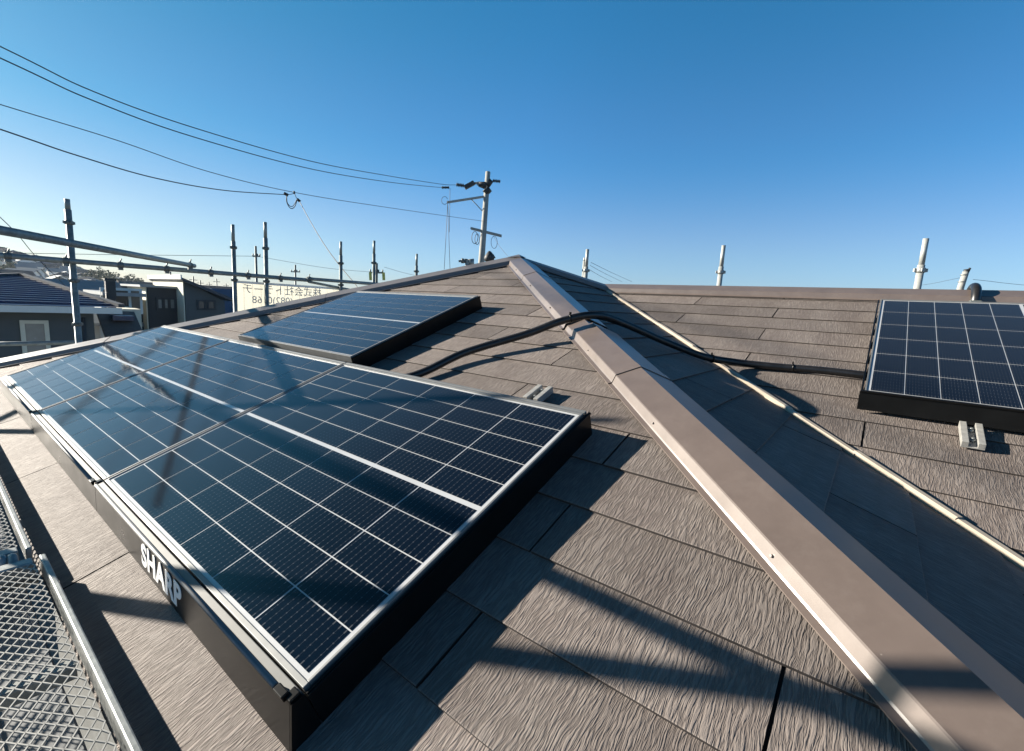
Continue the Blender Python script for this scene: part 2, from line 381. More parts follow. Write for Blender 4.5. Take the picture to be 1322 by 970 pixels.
def slope(poly, o, X, V, Nn, v0, dv, period, shift, seed, thick=0.0095, extra=None):
    """slates laid in courses, clipped to the slope's convex outline (local x,y)"""
    rnd = random.Random(seed)
    loc = []
    for p in poly:
        q = Vector(p) - o; loc.append(Vector((q.dot(X), q.dot(V), 0)))
    x0 = min(p.x for p in loc); x1 = max(p.x for p in loc); y0 = min(p.y for p in loc); y1 = max(p.y for p in loc)
    mb = MB(); bm = mb.bm
    k0 = int(math.floor((y0 - v0)/dv)) - 1; k1 = int(math.ceil((y1 - v0)/dv)) + 1
    g = 0.0022
    for k in range(k0, k1):
        yb = v0 + k*dv; ph = shift(k)
        n0 = int(math.floor((x0 - ph)/period)) - 1; n1 = int(math.ceil((x1 - ph)/period)) + 1
        for n in range(n0, n1):
            gl, gr = (rnd.uniform(0.0018, 0.0045) for _ in range(2)); a = ph + n*period + gl; b = ph + (n+1)*period - gr
            dy0 = rnd.uniform(-.0015, .0015); dz = rnd.uniform(0, .0016)
            t = thick
            prof = [(yb+dy0, 0.0042), (yb+dy0, t+dz), (yb+dy0+0.002, t+dz+0.0010), (yb+dv+0.012, 0.0035), (yb+dv+0.012, 0.0), (yb+dv*0.5, 0.0)]
            mb.solid([(a, y, z) for y, z in prof], [(b, y, z) for y, z in prof])
    ctr = sum(loc, Vector())/len(loc)
    for i in range(len(loc)):
        p, q = loc[i], loc[(i+1) % len(loc)]
        nn = Vector((q.y-p.y, p.x-q.x, 0))
        if nn.dot(ctr-p) > 0: nn = -nn
        bmesh.ops.bisect_plane(bm, geom=bm.verts[:]+bm.edges[:]+bm.faces[:], plane_co=p, plane_no=nn, clear_outer=True)
    bmesh.ops.recalc_face_normals(bm, faces=bm.faces)
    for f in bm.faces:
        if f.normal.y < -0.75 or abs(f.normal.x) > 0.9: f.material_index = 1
    sh = mb.build('slate_slope', [M['slate'], M['butt']], house)
    sh.matrix_local = frame(o - Nn*0.004, X, V, Nn)
    ub = MB(); ub.solid([p - Vector((0,0,0.03)) for p in loc], [p - Vector((0,0,0.0015)) for p in loc])
    u = ub.build('underlay', M['underlay'], house); u.matrix_local = frame(o - Nn*0.004, X, V, Nn)
    return sh

P0 = Vector((0,0,0))
xe = ZE/S; ybe = ZE/SB; yde = -ZE/SD
hipB = Vector((xe, ybe, ZE)); hipD = Vector((xe, yde, ZE))
yq = ZR/SB; Q = Vector((-yq*SB/S, yq, ZR))           # foot of the short rear hip on the long ridge
vall = Vector((A0 + ybe*SB/S, ybe, ZE))
DV = 0.139*K; PER = 0.8*K
def shA(k):                                           # local x is -u
    return (1.163*K if k % 2 == 0 else 1.563*K)
slope([P0, hipB, hipD], P0, XA, VA, NA, -2.637*K, DV, PER, lambda k: (0.764*K if k % 2 == 0 else 1.163*K), 1)
slope([P0, hipB, vall, Q], P0, XB, VB, NB, -0.151*K*14/cb*1.0, 0.151*K/cb*1.0, PER, lambda k: 0.2*K + (0.4*K if k % 2 else 0), 2)
YR = -6.0*K; xC = (ZE)/S + A0
slope([Q, vall, Vector((xC, YR, ZE)), Vector((A0+ZR/S, YR, ZR))], OC, XA, VA, NA, -1.852*K, 0.1475*K, 0.86*K, lambda k: (1.578*K if k % 2 else 1.148*K), 3)
XBK = 0.95*K; zbk = -S*XBK
slope([P0, Vector((XBK, -XBK*S/SB, zbk)), Vector((XBK, XBK*S/SD, zbk))], P0, XE, VE, NE, 0, DV, PER, lambda k: 0.4*K*(k % 2), 4)
slope([Q, Vector((XBK, YR, zbk)), Vector((A0+ZR/S+.002, YR, ZR))] if False else [Q + Vector((0.004,0,-0.002)), Vector((XBK, -XBK*S/SB, zbk)), Vector((XBK, YR, zbk)), Vector((A0+ZR/S+0.006, YR, ZR-0.003))], P0, XE, VE, NE, 0, DV, PER, lambda k: 0.4*K*(k % 2), 5)
slope([P0, hipD, Vector((XBK, yde, ZE)), Vector((XBK, XBK*S/SD, zbk))], P0, XD, VD, ND, 0, DV, PER, lambda k: 0.4*K*(k % 2), 6)

# walls and eaves
wb_ = MB()
wx0, wx1 = xe+0.42, XBK-0.02; wy0, wy1 = YR, yde-0.42
zt = ZE - 0.10
wb_.box(((wx0+wx1)/2, (ybe+0.42+wy1)/2, (zt+GROUND)/2), (wx1-wx0, wy1-(ybe+0.42), zt-GROUND))
wb_.build('wall', M['wall_own'], house)
wb2 = MB(); wb2.box(((xC+0.42+wx1)/2, (YR+ybe+0.42)/2, (zt+GROUND)/2-0.001), (wx1-xC-0.42, (ybe+0.42)-YR-0.004, zt-GROUND))
wb2.build('wall', M['wall_own'], house)
sf = MB(); sf.box(((xe+wx0)/2+0.02, (ybe+yde)/2, ZE-0.075), (wx0-xe, yde-ybe-0.05, 0.05)); sf.build('soffit', M['trim'], house)
gt = MB()
gp = [(-0.035, 0.0), (-0.115, 0.0), (-0.115, -0.09), (-0.03, -0.09)]
for (a, b) in zip(gp, gp[1:]):
    gt.solid([(xe+a[0], ybe, ZE-0.02+a[1]), (xe+b[0], ybe, ZE-0.02+b[1]), (xe+b[0]+0.004, ybe, ZE-0.024+b[1]), (xe+a[0]+0.004, ybe, ZE-0.024+a[1])],
             [(xe+a[0], yde, ZE-0.02+a[1]), (xe+b[0], yde, ZE-0.02+b[1]), (xe+b[0]+0.004, yde, ZE-0.024+b[1]), (xe+a[0]+0.004, yde, ZE-0.024+a[1])])
gt.build('gutter', M['gutter'], house)

def cap_piece(p0, d, t0, t1, n1, n2, prof1, prof2, fold, name, m, lift=0.0, lips=True):
    """folded metal cap along a hip: prof = (distance from the fold in the slope, height over it)"""
    w1 = n1.cross(d).normalized(); w2 = n2.cross(d).normalized()
    if w1.dot(n2) > 0: w1 = -w1                        # towards slope 1, away from slope 2
    if w2.dot(n1) > 0: w2 = -w2
    up = (n1+n2).normalized()
    top = [ (w1*w + n1*(h+lift)) for w, h in reversed(prof1)] + [up*(fold+lift)] + [(w2*w + n2*(h+lift)) for w, h in prof2]
    low = [p - up*0.0025 for p in top]
    ring = top + low[::-1]
    mb = MB(); mb.solid([p0 + d*t0 + p for p in ring], [p0 + d*t1 + p for p in ring])
    return mb.build(name, m, house)
dB = hipB.normalized(); dD = hipD.normalized(); dQ = Q.normalized()
capA = [(0.062*K, 0.034*K), (0.0645*K, 0.0325*K), (0.0755*K, 0.015*K), (0.078*K, 0.0125*K), (0.089*K, 0.0115*K)]
capB = [(0.095*K, 0.026*K), (0.0985*K, 0.0245*K), (0.107*K, 0.0125*K), (0.118*K, 0.0115*K)]
pieces = [(0.0, 0.55, 0.0), (0.553, 1.50, -0.001), (1.60, 2.017, 0.006), (2.02, 4.05, 0.0045)]
for a, b, l in pieces:
    cap_piece(P0, dB, a*K, b*K, NA, NB, capA, capB, 0.043*K, 'hip_cap', M['cap'], l)
cap_piece(P0, dB, 1.495*K, 1.61*K, NA, NB, [(w*0.96, h*0.7) for w, h in capA], [(w*0.96, h*0.7) for w, h in capB], 0.036*K, 'hip_cap', M['cap'], -0.004)
wA = NA.cross(dB).normalized()
if wA.dot(NB) > 0: wA = -wA
for a in (0.35, 0.80, 1.25, 1.80, 2.30, 2.72, 3.05, 3.4):
    p = P0 + dB*(a*K) + wA*(0.0705*K) + NA*(0.0265*K); nn = (NA*0.55 + wA*0.8).normalized()
    mb = MB(); mb.cyl(p - nn*0.004, p + nn*0.0045, 0.0045, 0.003, 8); mb.build('nail', M['cap'], house)
for a in (0.55, 2.017):                               # sealed lap joints
    cap_piece(P0, dB, a*K - 0.012, a*K + 0.030, NA, NB, [(w*1.006, h+0.0016) for w, h in capA], [(w*1.006, h+0.0016) for w, h in capB], 0.043*K+0.0016, 'lap_joint', M['cap'], 0.0065 if a > 1 else 0.0)
# lap joints: a thin folded band where two lengths of cap meet
for a, b, l in ((0.0, 1.3, 0.0), (1.303, 2.7, -0.0015), (2.703, 3.95, 0.001)):
    cap_piece(P0, dD, a*K, b*K, NA, ND, capA, capA, 0.046*K, 'hip_cap', M['cap_grey'], l)
cap_piece(P0, dQ, 0.0, Q.length + 0.02, NB, NE, capA, capA, 0.040*K, 'hip_cap', M['cap_grey'])
cap_piece(Vector((A0+ZR/S, 0, ZR)), Vector((0,-1,0)), -yq - 0.03, -YR, NA, NE, capA, capA, 0.042*K, 'ridge_cap', M['cap'])
cap_piece(P0, Vector((XBK, XBK*S/SD, zbk)).normalized(), 0.0, 1.4, ND, NE, capA, capA, 0.040*K, 'hip_cap', M['cap_grey'])
mb = MB()                                             # small saddle where the four hips meet
top = Vector((0, 0, 0.052*K))
base = [dB*0.10 + Vector((0,0,0.049*K)), dQ*0.07 + Vector((0,0,0.046*K)), Vector((XBK, XBK*S/SD, zbk)).normalized()*0.07 + Vector((0,0,.046*K)), dD*0.10 + Vector((0,0,0.049*K))]
for i in range(4): mb.face([top, base[i], base[(i+1) % 4]])
mb.build('apex_saddle', M['cap_grey'], house)
# valley flashing in short overlapping lengths along the foot of slope C
dV = (vall - Q).normalized(); Lv = (vall - Q).length
wv = NA.cross(dV).normalized()
if wv.y > 0: wv = -wv                                 # on to slope C
t = 0.05; i = 0
rv = random.Random(4)
while t < Lv - 0.05:
    ln = min(rv.uniform(0.34, 0.46), Lv - t)
    o1 = rv.uniform(-0.003, 0.003); h1 = 0.020 + 0.003*(i % 2)
    sec = [(-0.014+o1, 0.002), (-0.012+o1, h1), (-0.004+o1, h1+0.004), (0.014+o1, h1-0.001), (0.018+o1, h1-0.006), (0.016+o1, 0.004)]
    mb = MB(); mb.solid([Q + dV*t + wv*w + NA*h for w, h in sec], [Q + dV*(t+ln+0.012) + wv*w + NA*(h+0.001) for w, h in sec])
    mb.build('valley_flashing', M['cream'], house)
    t += ln; i += 1

# ------------------------------------------------------------------ solar modules
def module(name, label, place, X, V, Nn, wu, hv, nu, nv, midaxis, group):
    """wu along the eave, hv up the slope; origin = lower corner; local x along X, y along V"""
    root = empty(name, (0,0,0)); root.matrix_world = frame(place, X, V, Nn)
    tag(root, label, 'solar panel', group)
    fw = 0.011; ft = 0.036
    f = MB()
    g = 0.003; fs = 0.0065; gs = 0.0045
    f.box((wu/2, fw/2+g, -ft/2), (wu-2*gs, fw, ft)); f.box((wu/2, hv-fw/2-g, -ft/2), (wu-2*gs, fw, ft))
    f.box((fs/2+gs, hv/2, -ft/2), (fs, hv-2*fw-2*g, ft)); f.box((wu-fs/2-gs, hv/2, -ft/2), (fs, hv-2*fw-2*g, ft))
    f.build('frame', M['alu'], root, bevel=0.0012)
    b = MB(); b.box((wu/2, hv/2, -0.0065), (wu-2*fs-2*gs, hv-2*fw-2*g, 0.005)); b.build('backsheet', M['backsheet'], root)
    cells = MB(); bm = cells.bm; uvl = bm.loops.layers.uv.new('UVMap')
    mgx, mgy = 0.022, 0.022                            # white margin inside the frame
    mid = 0.012
    ux = wu-2*mgx - (mid if midaxis == 0 else 0); uy = hv-2*mgy - (mid if midaxis == 1 else 0)
    px_, py_ = ux/nu, uy/nv; gx, gy = (0.0050, 0.0029) if midaxis == 1 else (0.0034, 0.0036)
    for i in range(nu):
        for j in range(nv):
            x = mgx + i*px_ + (mid if midaxis == 0 and i >= nu/2 else 0); y = mgy + j*py_ + (mid if midaxis == 1 and j >= nv/2 else 0)
            x0, x1, y0, y1 = x+gx/2, x+px_-gx/2, y+gy/2, y+py_-gy/2
            vs = [bm.verts.new(p) for p in ((x0,y0,-0.0032),(x1,y0,-0.0032),(x1,y1,-0.0032),(x0,y1,-0.0032))]
            fc = bm.faces.new(vs)
            for lp, uvc in zip(fc.loops, ((0,0),(1,0),(1,1),(0,1))): lp[uvl].uv = uvc
    cells.build('cells', M['cell'], root)
    return root
HP = 0.072*K
U0, V0, U1, V1, MW, MH = -1.4826*K, -2.4601*K, -0.4499*K, -1.6710*K, K, 0.7411*K
gA = 'solar panels on the left roof slope'
def modA(u, v, label):                                # lower far corner is local origin because x runs towards -u
    return module('solar_panel', label, pa(u+MW, v, HP), XA, VA, NA, MW, MH, 6, 10, 1, gA)
modA(U0, V0, 'nearest solar panel on the left slope, darkest of the row, above the white lettering')
modA(U0+MW, V0, 'middle solar panel of the row of three along the left eave')
modA(U0+2*MW, V0, 'farthest solar panel of the row of three, palest, beside the grey hip cap')
modA(U1, V1, 'solar panel standing alone above the row of three on the left slope')
# right panel, laid the other way
RU0, RV0, RW, RH = -1.990*K, -1.632*K, 0.892*K, 0.945*K
module('solar_panel', 'solar panel cut by the right edge of the photo, beyond the cream valley strip', pc(RU0, RV0, HP), XA, VA, NA, RW, RH, 10, 6, 0, None)
# side covers and eave covers
def cover(name, label, cat, build): ...
ec = empty('eave_cover', pa(U0, V0, 0))
ec.matrix_world = frame(pa(U0, V0, 0), XA, VA, NA)     # local x=-u
tag(ec, 'long black eave cover with white lettering below the row of three solar panels', 'panel cover')
L3 = 3*K
def lx(a, y, z): return (a, y, z)
for i in range(3):
    a0, a1 = -(i+1)*MW + 0.002, -i*MW - 0.002
    mb = MB()                                         # sloping front plate
    mb.solid([(a0, -0.018*K, HP-0.002), (a0, -0.044*K, 0.006), (a0, -0.0415*K, 0.006), (a0, -0.0155*K, HP-0.002)],
             [(a1, -0.018*K, HP-0.002), (a1, -0.044*K, 0.006), (a1, -0.0415*K, 0.006), (a1, -0.0155*K, HP-0.002)])
    mb.build('front_plate', M['black'], ec)
    mb = MB()                                         # aluminium clamp rail between plate and panel
    mb.box(((a0+a1)/2, -0.0075*K, HP-0.010), (a1-a0, 0.0135*K, 0.016))
    mb.build('clamp_rail', M['rail_alu'], ec, bevel=0.0015)
    mb = MB()
    mb.cyl((a0+0.01, -0.0168*K, HP-0.001), (a1-0.05, -0.0168*K, HP-0.001), 0.0055)
    mb.build('bead', M['alu'], ec)
for i in range(3):
    mb = MB(); a1 = -i*MW - 0.03
    mb.box((a1, -0.0165*K, HP+0.001), (0.03, 0.014, 0.014)); mb.box((a1+0.02, -0.010*K, HP-0.002), (0.02, 0.02, 0.010))
    mb.build('end_clip', M['black'], ec, bevel=0.002)
mb = MB(); mb.solid([(0.0, 0.0, HP-0.004), (0.0, -0.018*K, HP-0.002), (0.0, -0.044*K, 0.006), (0.0, 0.0, 0.006)], [(0.004, 0.0, HP-0.004), (0.004, -0.018*K, HP-0.002), (0.004, -0.044*K, 0.006), (0.004, 0.0, 0.006)])
mb.build('end_plate', M['black'], ec)
# lettering
def text_mesh(body, size, extrude=0.0006, offset=0.0, spacing=1.0):
    cu = bpy.data.curves.new('txt', 'FONT'); cu.body = body; cu.size = size; cu.extrude = extrude; cu.offset = offset
    cu.align_x = 'CENTER'; cu.align_y = 'CENTER'; cu.space_character = spacing
    cu.resolution_u = 6
    o = bpy.data.objects.new('txt', cu); col.objects.link(o)
    dg = bpy.context.evaluated_depsgraph_get(); me = bpy.data.meshes.new_from_object(o.evaluated_get(dg))
    bpy.data.objects.remove(o); return me
me = text_mesh('SHARP', 0.088, offset=0.0032, spacing=1.06)
me.materials.clear(); me.materials.append(M['white'])
lt = bpy.data.objects.new('lettering', me); col.objects.link(lt); lt.parent = ec
pl = (Vector((0, -0.018*K, HP-0.002)) - Vector((0, -0.044*K, 0.006)))
ydir = pl.normalized(); xdir = Vector((1,0,0)); nd = xdir.cross(ydir)
mid_ = (Vector((0, -0.018*K, HP-0.002)) + Vector((0, -0.044*K, 0.006)))/2
LETTER_A = -0.497*K
lt.matrix_local = frame(Vector((LETTER_A, mid_.y, mid_.z)) + nd*0.0015, xdir, ydir, nd) @ Matrix.Diagonal((1.10, 0.95, 1, 1))

def side_cover(name, label, p0, p1, Nn, out, m=M['black']):
    mb = MB()
    mb.solid([p0 + out*0.002 - Nn*(HP-0.006), p0 + out*0.005 - Nn*(HP-0.006), p0 + out*0.005 - Nn*0.006, p0 + out*0.002 - Nn*0.006],
             [p1 + out*0.002 - Nn*(HP-0.006), p1 + out*0.005 - Nn*(HP-0.006), p1 + out*0.005 - Nn*0.006, p1 + out*0.002 - Nn*0.006])
    mb.solid([p0 + out*0.002 - Nn*0.014, p0 + out*0.009 - Nn*0.014, p0 + out*0.009 - Nn*0.008, p0 + out*0.002 - Nn*0.008],
             [p1 + out*0.002 - Nn*0.014, p1 + out*0.009 - Nn*0.014, p1 + out*0.009 - Nn*0.008, p1 + out*0.002 - Nn*0.008])
    o = mb.build(name, m); tag(o, label, 'panel cover'); return o
side_cover('side_cover', 'black side cover on the shaded right flank of the nearest solar panel', pa(U0, V0+0.002, HP), pa(U0, V0+MH+0.018, HP), NA, XA)
side_cover('side_cover', 'black side cover on the shaded right flank of the upper solar panel', pa(U1, V1-0.002, HP), pa(U1, V1+MH+0.018, HP), NA, XA)
side_cover('side_cover', 'dark side cover up the left flank of the right hand solar panel', pc(RU0, RV0, HP), pc(RU0, RV0+RH, HP), NA, -XA)
# top trims (pale rail along the upper edges)
for (u, v, w, n_, lb) in ((U0, V0+MH, 1*MW, 1, 'pale metal trim along the upper edge of the nearest solar panel'), (U0+MW, V0+MH, 2*MW, 2, 'pale metal trim along the upper edge of the middle and farthest solar panels'), (U1, V1+MH, MW, 1, 'pale metal trim along the top edge of the upper solar panel')):
    mb = MB(); c0 = pa(u+w/2, v+0.007, HP-0.012)
    mb.box(c0, (w-0.006, 0.012, 0.022), (XA, VA, NA))
    o = mb.build('top_trim', M['alu'], None, bevel=0.0015); tag(o, lb, 'panel trim')
rc = empty('eave_cover', pc(RU0, RV0, 0)); rc.matrix_world = frame(pc(RU0, RV0, 0), XA, VA, NA)
tag(rc, 'plain black eave cover under the lower edge of the right hand solar panel', 'panel cover')
mb = MB()
mb.solid([(-0.012, -0.004, HP-0.001), (-0.012, -0.030, 0.022), (-0.012, -0.027, 0.022), (-0.012, 0.0, HP-0.001)],
         [(RW+0.01, -0.004, HP-0.001), (RW+0.01, -0.030, 0.022), (RW+0.01, -0.027, 0.022), (RW+0.01, 0.0, HP-0.001)])
mb.build('front_plate', M['black'], rc)
mb = MB(); mb.box((RW/2, -0.003, HP+0.001), (RW+0.02, 0.012, 0.008)); mb.build('clamp_rail', M['black'], rc, bevel=0.0015)
mb = MB(); mb.cyl((RW*0.44, -0.006, HP+0.004), (RW*0.44, -0.006, HP+0.008), 0.005); mb.build('screw', M['galv_pale'], rc)

# mounting brackets standing free on the slates
def bracket(p, X, V, Nn, w, l, label):
    r = empty('mounting_bracket', p); r.matrix_world = frame(p, X, V, Nn)
    tag(r, label, 'bracket')
    mb = MB(); mb.box((0, 0, 0.0115), (w, l, 0.005)); mb.build('base_plate', M['galv_pale'], r, bevel=0.0008)
    for s in (-1, 1):
        mb = MB(); mb.box((s*(w/2-0.010), 0, 0.024), (0.020, l, 0.020))
        mb.build('rail', M['galv_pale'], r, bevel=0.0015)
    for s in (-0.22, 0.25):
        mb = MB(); mb.cyl((0, l*s, 0.014), (0, l*s, 0.024), 0.0085, n=6); mb.cyl((0, l*s, 0.024), (0, l*s, 0.030), 0.004)
        mb.build('bolt', M['galv'], r)
    return r
bracket(pa(-1.257*K, -1.600*K, 0.004), XA, VA, NA, 0.068, 0.105, 'small pale metal mounting bracket on the slates above the nearest solar panel')
bracket(pc(-2.247*K, -1.716*K, 0.004), XA, VA, NA, 0.064, 0.150, 'pale metal mounting bracket below the cover of the right hand solar panel')

# black corrugated conduit across the hip
path = [(-2.28,-0.86,-0.80), (-2.032,-1.014,-0.728), (-1.803,-1.096,-0.628), (-1.581,-1.295,-0.525), (-1.479,-1.420,-0.455), (-1.372,-1.530,-0.418),
        (-1.150,-1.575,-0.447), (-0.945,-1.755,-0.541), (-0.830,-1.930,-0.607), (-0.710,-2.060,-0.628), (-0.668,-2.238,-0.632), (-0.646,-2.441,-0.628), (-0.649,-2.627,-0.629), (-0.643,-2.78,-0.627)]
cd_ = empty('conduit', path[0]); tag(cd_, 'black corrugated conduit arching over the brown hip cap between left and right panels', 'cable conduit')
sm = smooth_path(path, 60); rs = [0.0180 + (0.0014 if i % 2 else -0.0010) for i in range(len(sm))]
mb = MB(); mb.tube([p - Vector(path[0]) for p in sm], rs, 14); mb.build('hose', M['conduit'], cd_)
for f_ in (0.33, 0.63, 0.80):
    i = int(f_*len(sm)); p, q = sm[i]-Vector(path[0]), sm[i+2]-Vector(path[0])
    mb = MB(); mb.tube([p, q], 0.0225, 14); mb.box(p + Vector((0,0,0.026)), (0.012, 0.006, 0.012)); mb.build('tie', M['black'], cd_)
# goose-neck entry pipe on the long ridge
g0 = pc(-2.325*K, -0.535*K, 0.006)
gn = empty('gooseneck_pipe', g0); tag(gn, 'dark bent cable entry pipe hooked over the ridge above the right hand solar panel', 'pipe')
gl = [Vector((0,0,0)), Vector((0.012,0,0.05)), Vector((0.05,0.0,0.095)), Vector((0.11,0.002,0.115)), Vector((0.17,0.006,0.105)), Vector((0.25,0.010,0.05))]
mb = MB(); mb.tube(smooth_path(gl, 6), 0.023, 14); mb.build('hose', M['conduit'], gn)
mb = MB(); mb.box((-0.004, 0, 0.012), (0.055, 0.055, 0.03)); mb.build('saddle', M['clamp'], gn, bevel=0.006)

# ------------------------------------------------------------------ scaffold
def clamp(mb, p, d, r):
    d = Vector(d).normalized(); s = d.orthogonal().normalized(); u = d.cross(s)
    mb.tube([p - d*0.024, p + d*0.024], r+0.006, 12)
    mb.box(Vector(p) + Vector((0,0,-r-0.014)), (0.042, 0.042, 0.024))
    mb.cyl(Vector(p) + Vector((0.0,0,r)), Vector(p) + Vector((0.015,0.01,r+0.04)), 0.007, n=6)
def scaffold_pole(x, y, ztop, label, m='pipe', spig=0.20, rings=(), group=None, r=0.0243, zbot=GROUND, col2=None):
    o = empty('scaffold_pole', (x, y, zbot)); tag(o, label, 'scaffold pole', group)
    h = ztop - zbot
    mb = MB(); mb.cyl((0,0,0), (0,0,h-spig), r); mb.build('tube', M[m], o)
    mb = MB(); mb.cyl((0,0,h-spig), (0,0,h), r*0.80); mb.build('spigot', M[m], o)
    for z in rings:
        mb = MB(); zz = z - zbot
        mb.cyl((0,0,zz-0.018), (0,0,zz+0.018), r+0.007)
        for k in range(4):
            a = k*math.pi/2+0.4; e = Vector((math.cos(a), math.sin(a), 0))
            mb.box(e*(r+0.013) + Vector((0,0,zz)), (0.014, 0.022, 0.026), (e, e.cross(Vector((0,0,1))), Vector((0,0,1))))
        mb.build('socket_ring', M[m if m == 'pipe_pale' else 'clamp'], o)
    return o
YD = 2.85*K
gP = 'scaffold poles beyond the left hip'
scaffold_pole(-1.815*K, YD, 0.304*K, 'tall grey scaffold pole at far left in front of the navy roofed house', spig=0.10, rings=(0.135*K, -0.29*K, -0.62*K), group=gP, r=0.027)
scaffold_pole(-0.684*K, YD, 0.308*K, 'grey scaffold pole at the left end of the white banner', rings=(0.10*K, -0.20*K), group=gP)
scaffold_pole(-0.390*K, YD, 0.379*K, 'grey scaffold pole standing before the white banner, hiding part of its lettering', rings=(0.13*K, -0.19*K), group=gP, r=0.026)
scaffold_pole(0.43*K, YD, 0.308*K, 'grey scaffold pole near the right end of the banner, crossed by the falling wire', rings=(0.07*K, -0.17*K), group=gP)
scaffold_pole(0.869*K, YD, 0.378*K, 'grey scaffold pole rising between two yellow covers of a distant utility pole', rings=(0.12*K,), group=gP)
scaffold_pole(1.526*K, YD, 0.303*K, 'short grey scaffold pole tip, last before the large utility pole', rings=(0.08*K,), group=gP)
gQ = 'pale scaffold poles beyond the right ridge'
XQ = 1.1*K
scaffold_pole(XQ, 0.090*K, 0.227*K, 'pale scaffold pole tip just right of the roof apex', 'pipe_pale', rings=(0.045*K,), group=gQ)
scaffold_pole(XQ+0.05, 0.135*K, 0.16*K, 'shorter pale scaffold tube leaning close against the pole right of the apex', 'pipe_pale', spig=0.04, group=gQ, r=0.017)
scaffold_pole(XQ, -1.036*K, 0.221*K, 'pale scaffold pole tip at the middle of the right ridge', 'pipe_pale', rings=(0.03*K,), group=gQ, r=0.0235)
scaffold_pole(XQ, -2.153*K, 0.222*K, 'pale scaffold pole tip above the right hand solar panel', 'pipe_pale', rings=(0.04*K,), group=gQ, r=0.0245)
# near side poles and guard rail, just outside the picture; their shadows fall on panels and slates
XN = -2.81*K
scaffold_pole(XN, 0.083*K, 0.62*K, 'scaffold pole beside the mesh platform, nearer the camera, out of view at left', rings=(-0.8*K,))
scaffold_pole(XN, 1.685*K, 0.71*K, 'scaffold pole at the far end of the mesh platform, out of view at left', rings=(-0.8*K,))
def rail(pts, label, clamps, r=0.0243, m='pipe', group=None):
    o = empty('scaffold_rail', pts[0]); tag(o, label, 'scaffold rail', group)
    b = Vector(pts[0]); e = Vector(pts[1])
    mb = MB(); mb.cyl(Vector((0,0,0)), e-b, r); mb.build('tube', M[m], o)
    for f in clamps:
        mb = MB(); clamp(mb, (e-b)*f, e-b, r); mb.build('clamp', M['clamp'], o)
    return o
zr2 = -0.147*K
xr0 = -4.6*K; xr1 = 0.06*K
def fx(px, py): return ((at_y(px, py, YD-0.05).x) - xr0)/(xr1-xr0)
rail([(xr0, YD-0.05, zr2), (xr1, YD-0.05, zr2)], 'long level grey scaffold rail with many clamps crossing in front of the houses', [fx(10,333), fx(85,338), fx(155,342), fx(215,347), fx(272,352), fx(320,355), fx(362,358)], r=0.026)
rail([(0.0*K, YD-0.06, -0.133*K), (1.02*K, YD-0.06, -0.128*K)], 'grey scaffold rail behind the roof hip right of the coupler, upper one', [0.03], group=None)
rail([(0.05*K, YD+0.03, -0.160*K), (0.55*K, YD+0.03, -0.215*K)], 'short thin scaffold brace dipping below the rail right of the coupler', [], r=0.018)
e1 = at_y(250, 345, YD-0.11); e1.z += 0.015
s1 = at(-2, 297, 2.75*K)
dd = (e1 - s1)
rail([s1 - dd*0.03, e1 + dd.normalized()*0.02], 'upper slanting grey scaffold pipe at far left ending in a clamp on the long rail', [0.955])
l1 = at_y(-30, 445, YD+0.1); l2 = at_y(100, 441, YD+0.1)
rail([l1, (l2.x, l2.y, l1.z)], 'low grey scaffold pipe in front of the window of the navy roofed house', [], r=0.022)
rail([(XN+0.04, -1.8*K, 0.056*K), (XN+0.04, 2.4*K, 0.056*K)], 'guard rail along the mesh platform, out of view at left', [])

# banner hung behind the poles, read from its back
bx0, bx1 = -0.66*K, 1.25*K; bz1 = -0.205*K; YB = YD + 0.07
bn = empty('banner', ((bx0+bx1)/2, YB, bz1)); tag(bn, 'white mesh banner seen from behind with reversed lettering, tied to the scaffold', 'banner')
mb = MB(); hw = (bx1-bx0)/2
nseg = 24
for i in range(nseg):
    xa, xb = -hw + 2*hw*i/nseg, -hw + 2*hw*(i+1)/nseg
    ya, yb_ = 0.006*math.sin(i*1.1), 0.006*math.sin((i+1)*1.1)
    za, zb = -0.012*math.sin(i*math.pi/6)**2, -0.012*math.sin((i+1)*math.pi/6)**2
    mb.solid([(xa, ya, za), (xa, ya+0.003, za), (xa, ya+0.003, -0.95), (xa, ya, -0.95)], [(xb, yb_, zb), (xb, yb_+0.003, zb), (xb, yb_+0.003, -0.95), (xb, yb_, -0.95)])
mb.build('sheet', M['banner'], bn)
mb = MB(); mb.bar((-hw, -0.006, -0.012), (hw, -0.006, -0.012), 0.004, 0.03); mb.build('hem', M['white'], bn)
def banner_text(body, px0, px1, py, size, m):
    me = text_mesh(body, size, 0.0008, 0.0)
    me.materials.clear(); me.materials.append(m)
    xs = [v.co.x for v in me.vertices]; w = max(xs)-min(xs)
    pL, pR = at_y(px0, py, YB-0.02), at_y(px1, py, YB-0.02)
    s = abs(pR.x-pL.x)/w
    o = bpy.data.objects.new('lettering', me); col.objects.link(o); o.parent = bn
    # text faces away (+y): its local x runs towards -x in the world
    mid = (pL+pR)/2; cx = (max(xs)+min(xs))/2
    o.matrix_local = frame(Vector((mid.x+cx*s-bn.location.x, -0.012, mid.z-bn.location.z)), Vector((-1,0,0)), Vector((0,0,1)), Vector((0,1,0))) @ Matrix.Diagonal((s, s, 1, 1))
    return o
banner_text('株式会社トラーチ', 314, 415, 376.5, 0.14, M['ink'])
banner_text('(082)0168', 326, 378, 388.5, 0.10, M['ink_pale'])

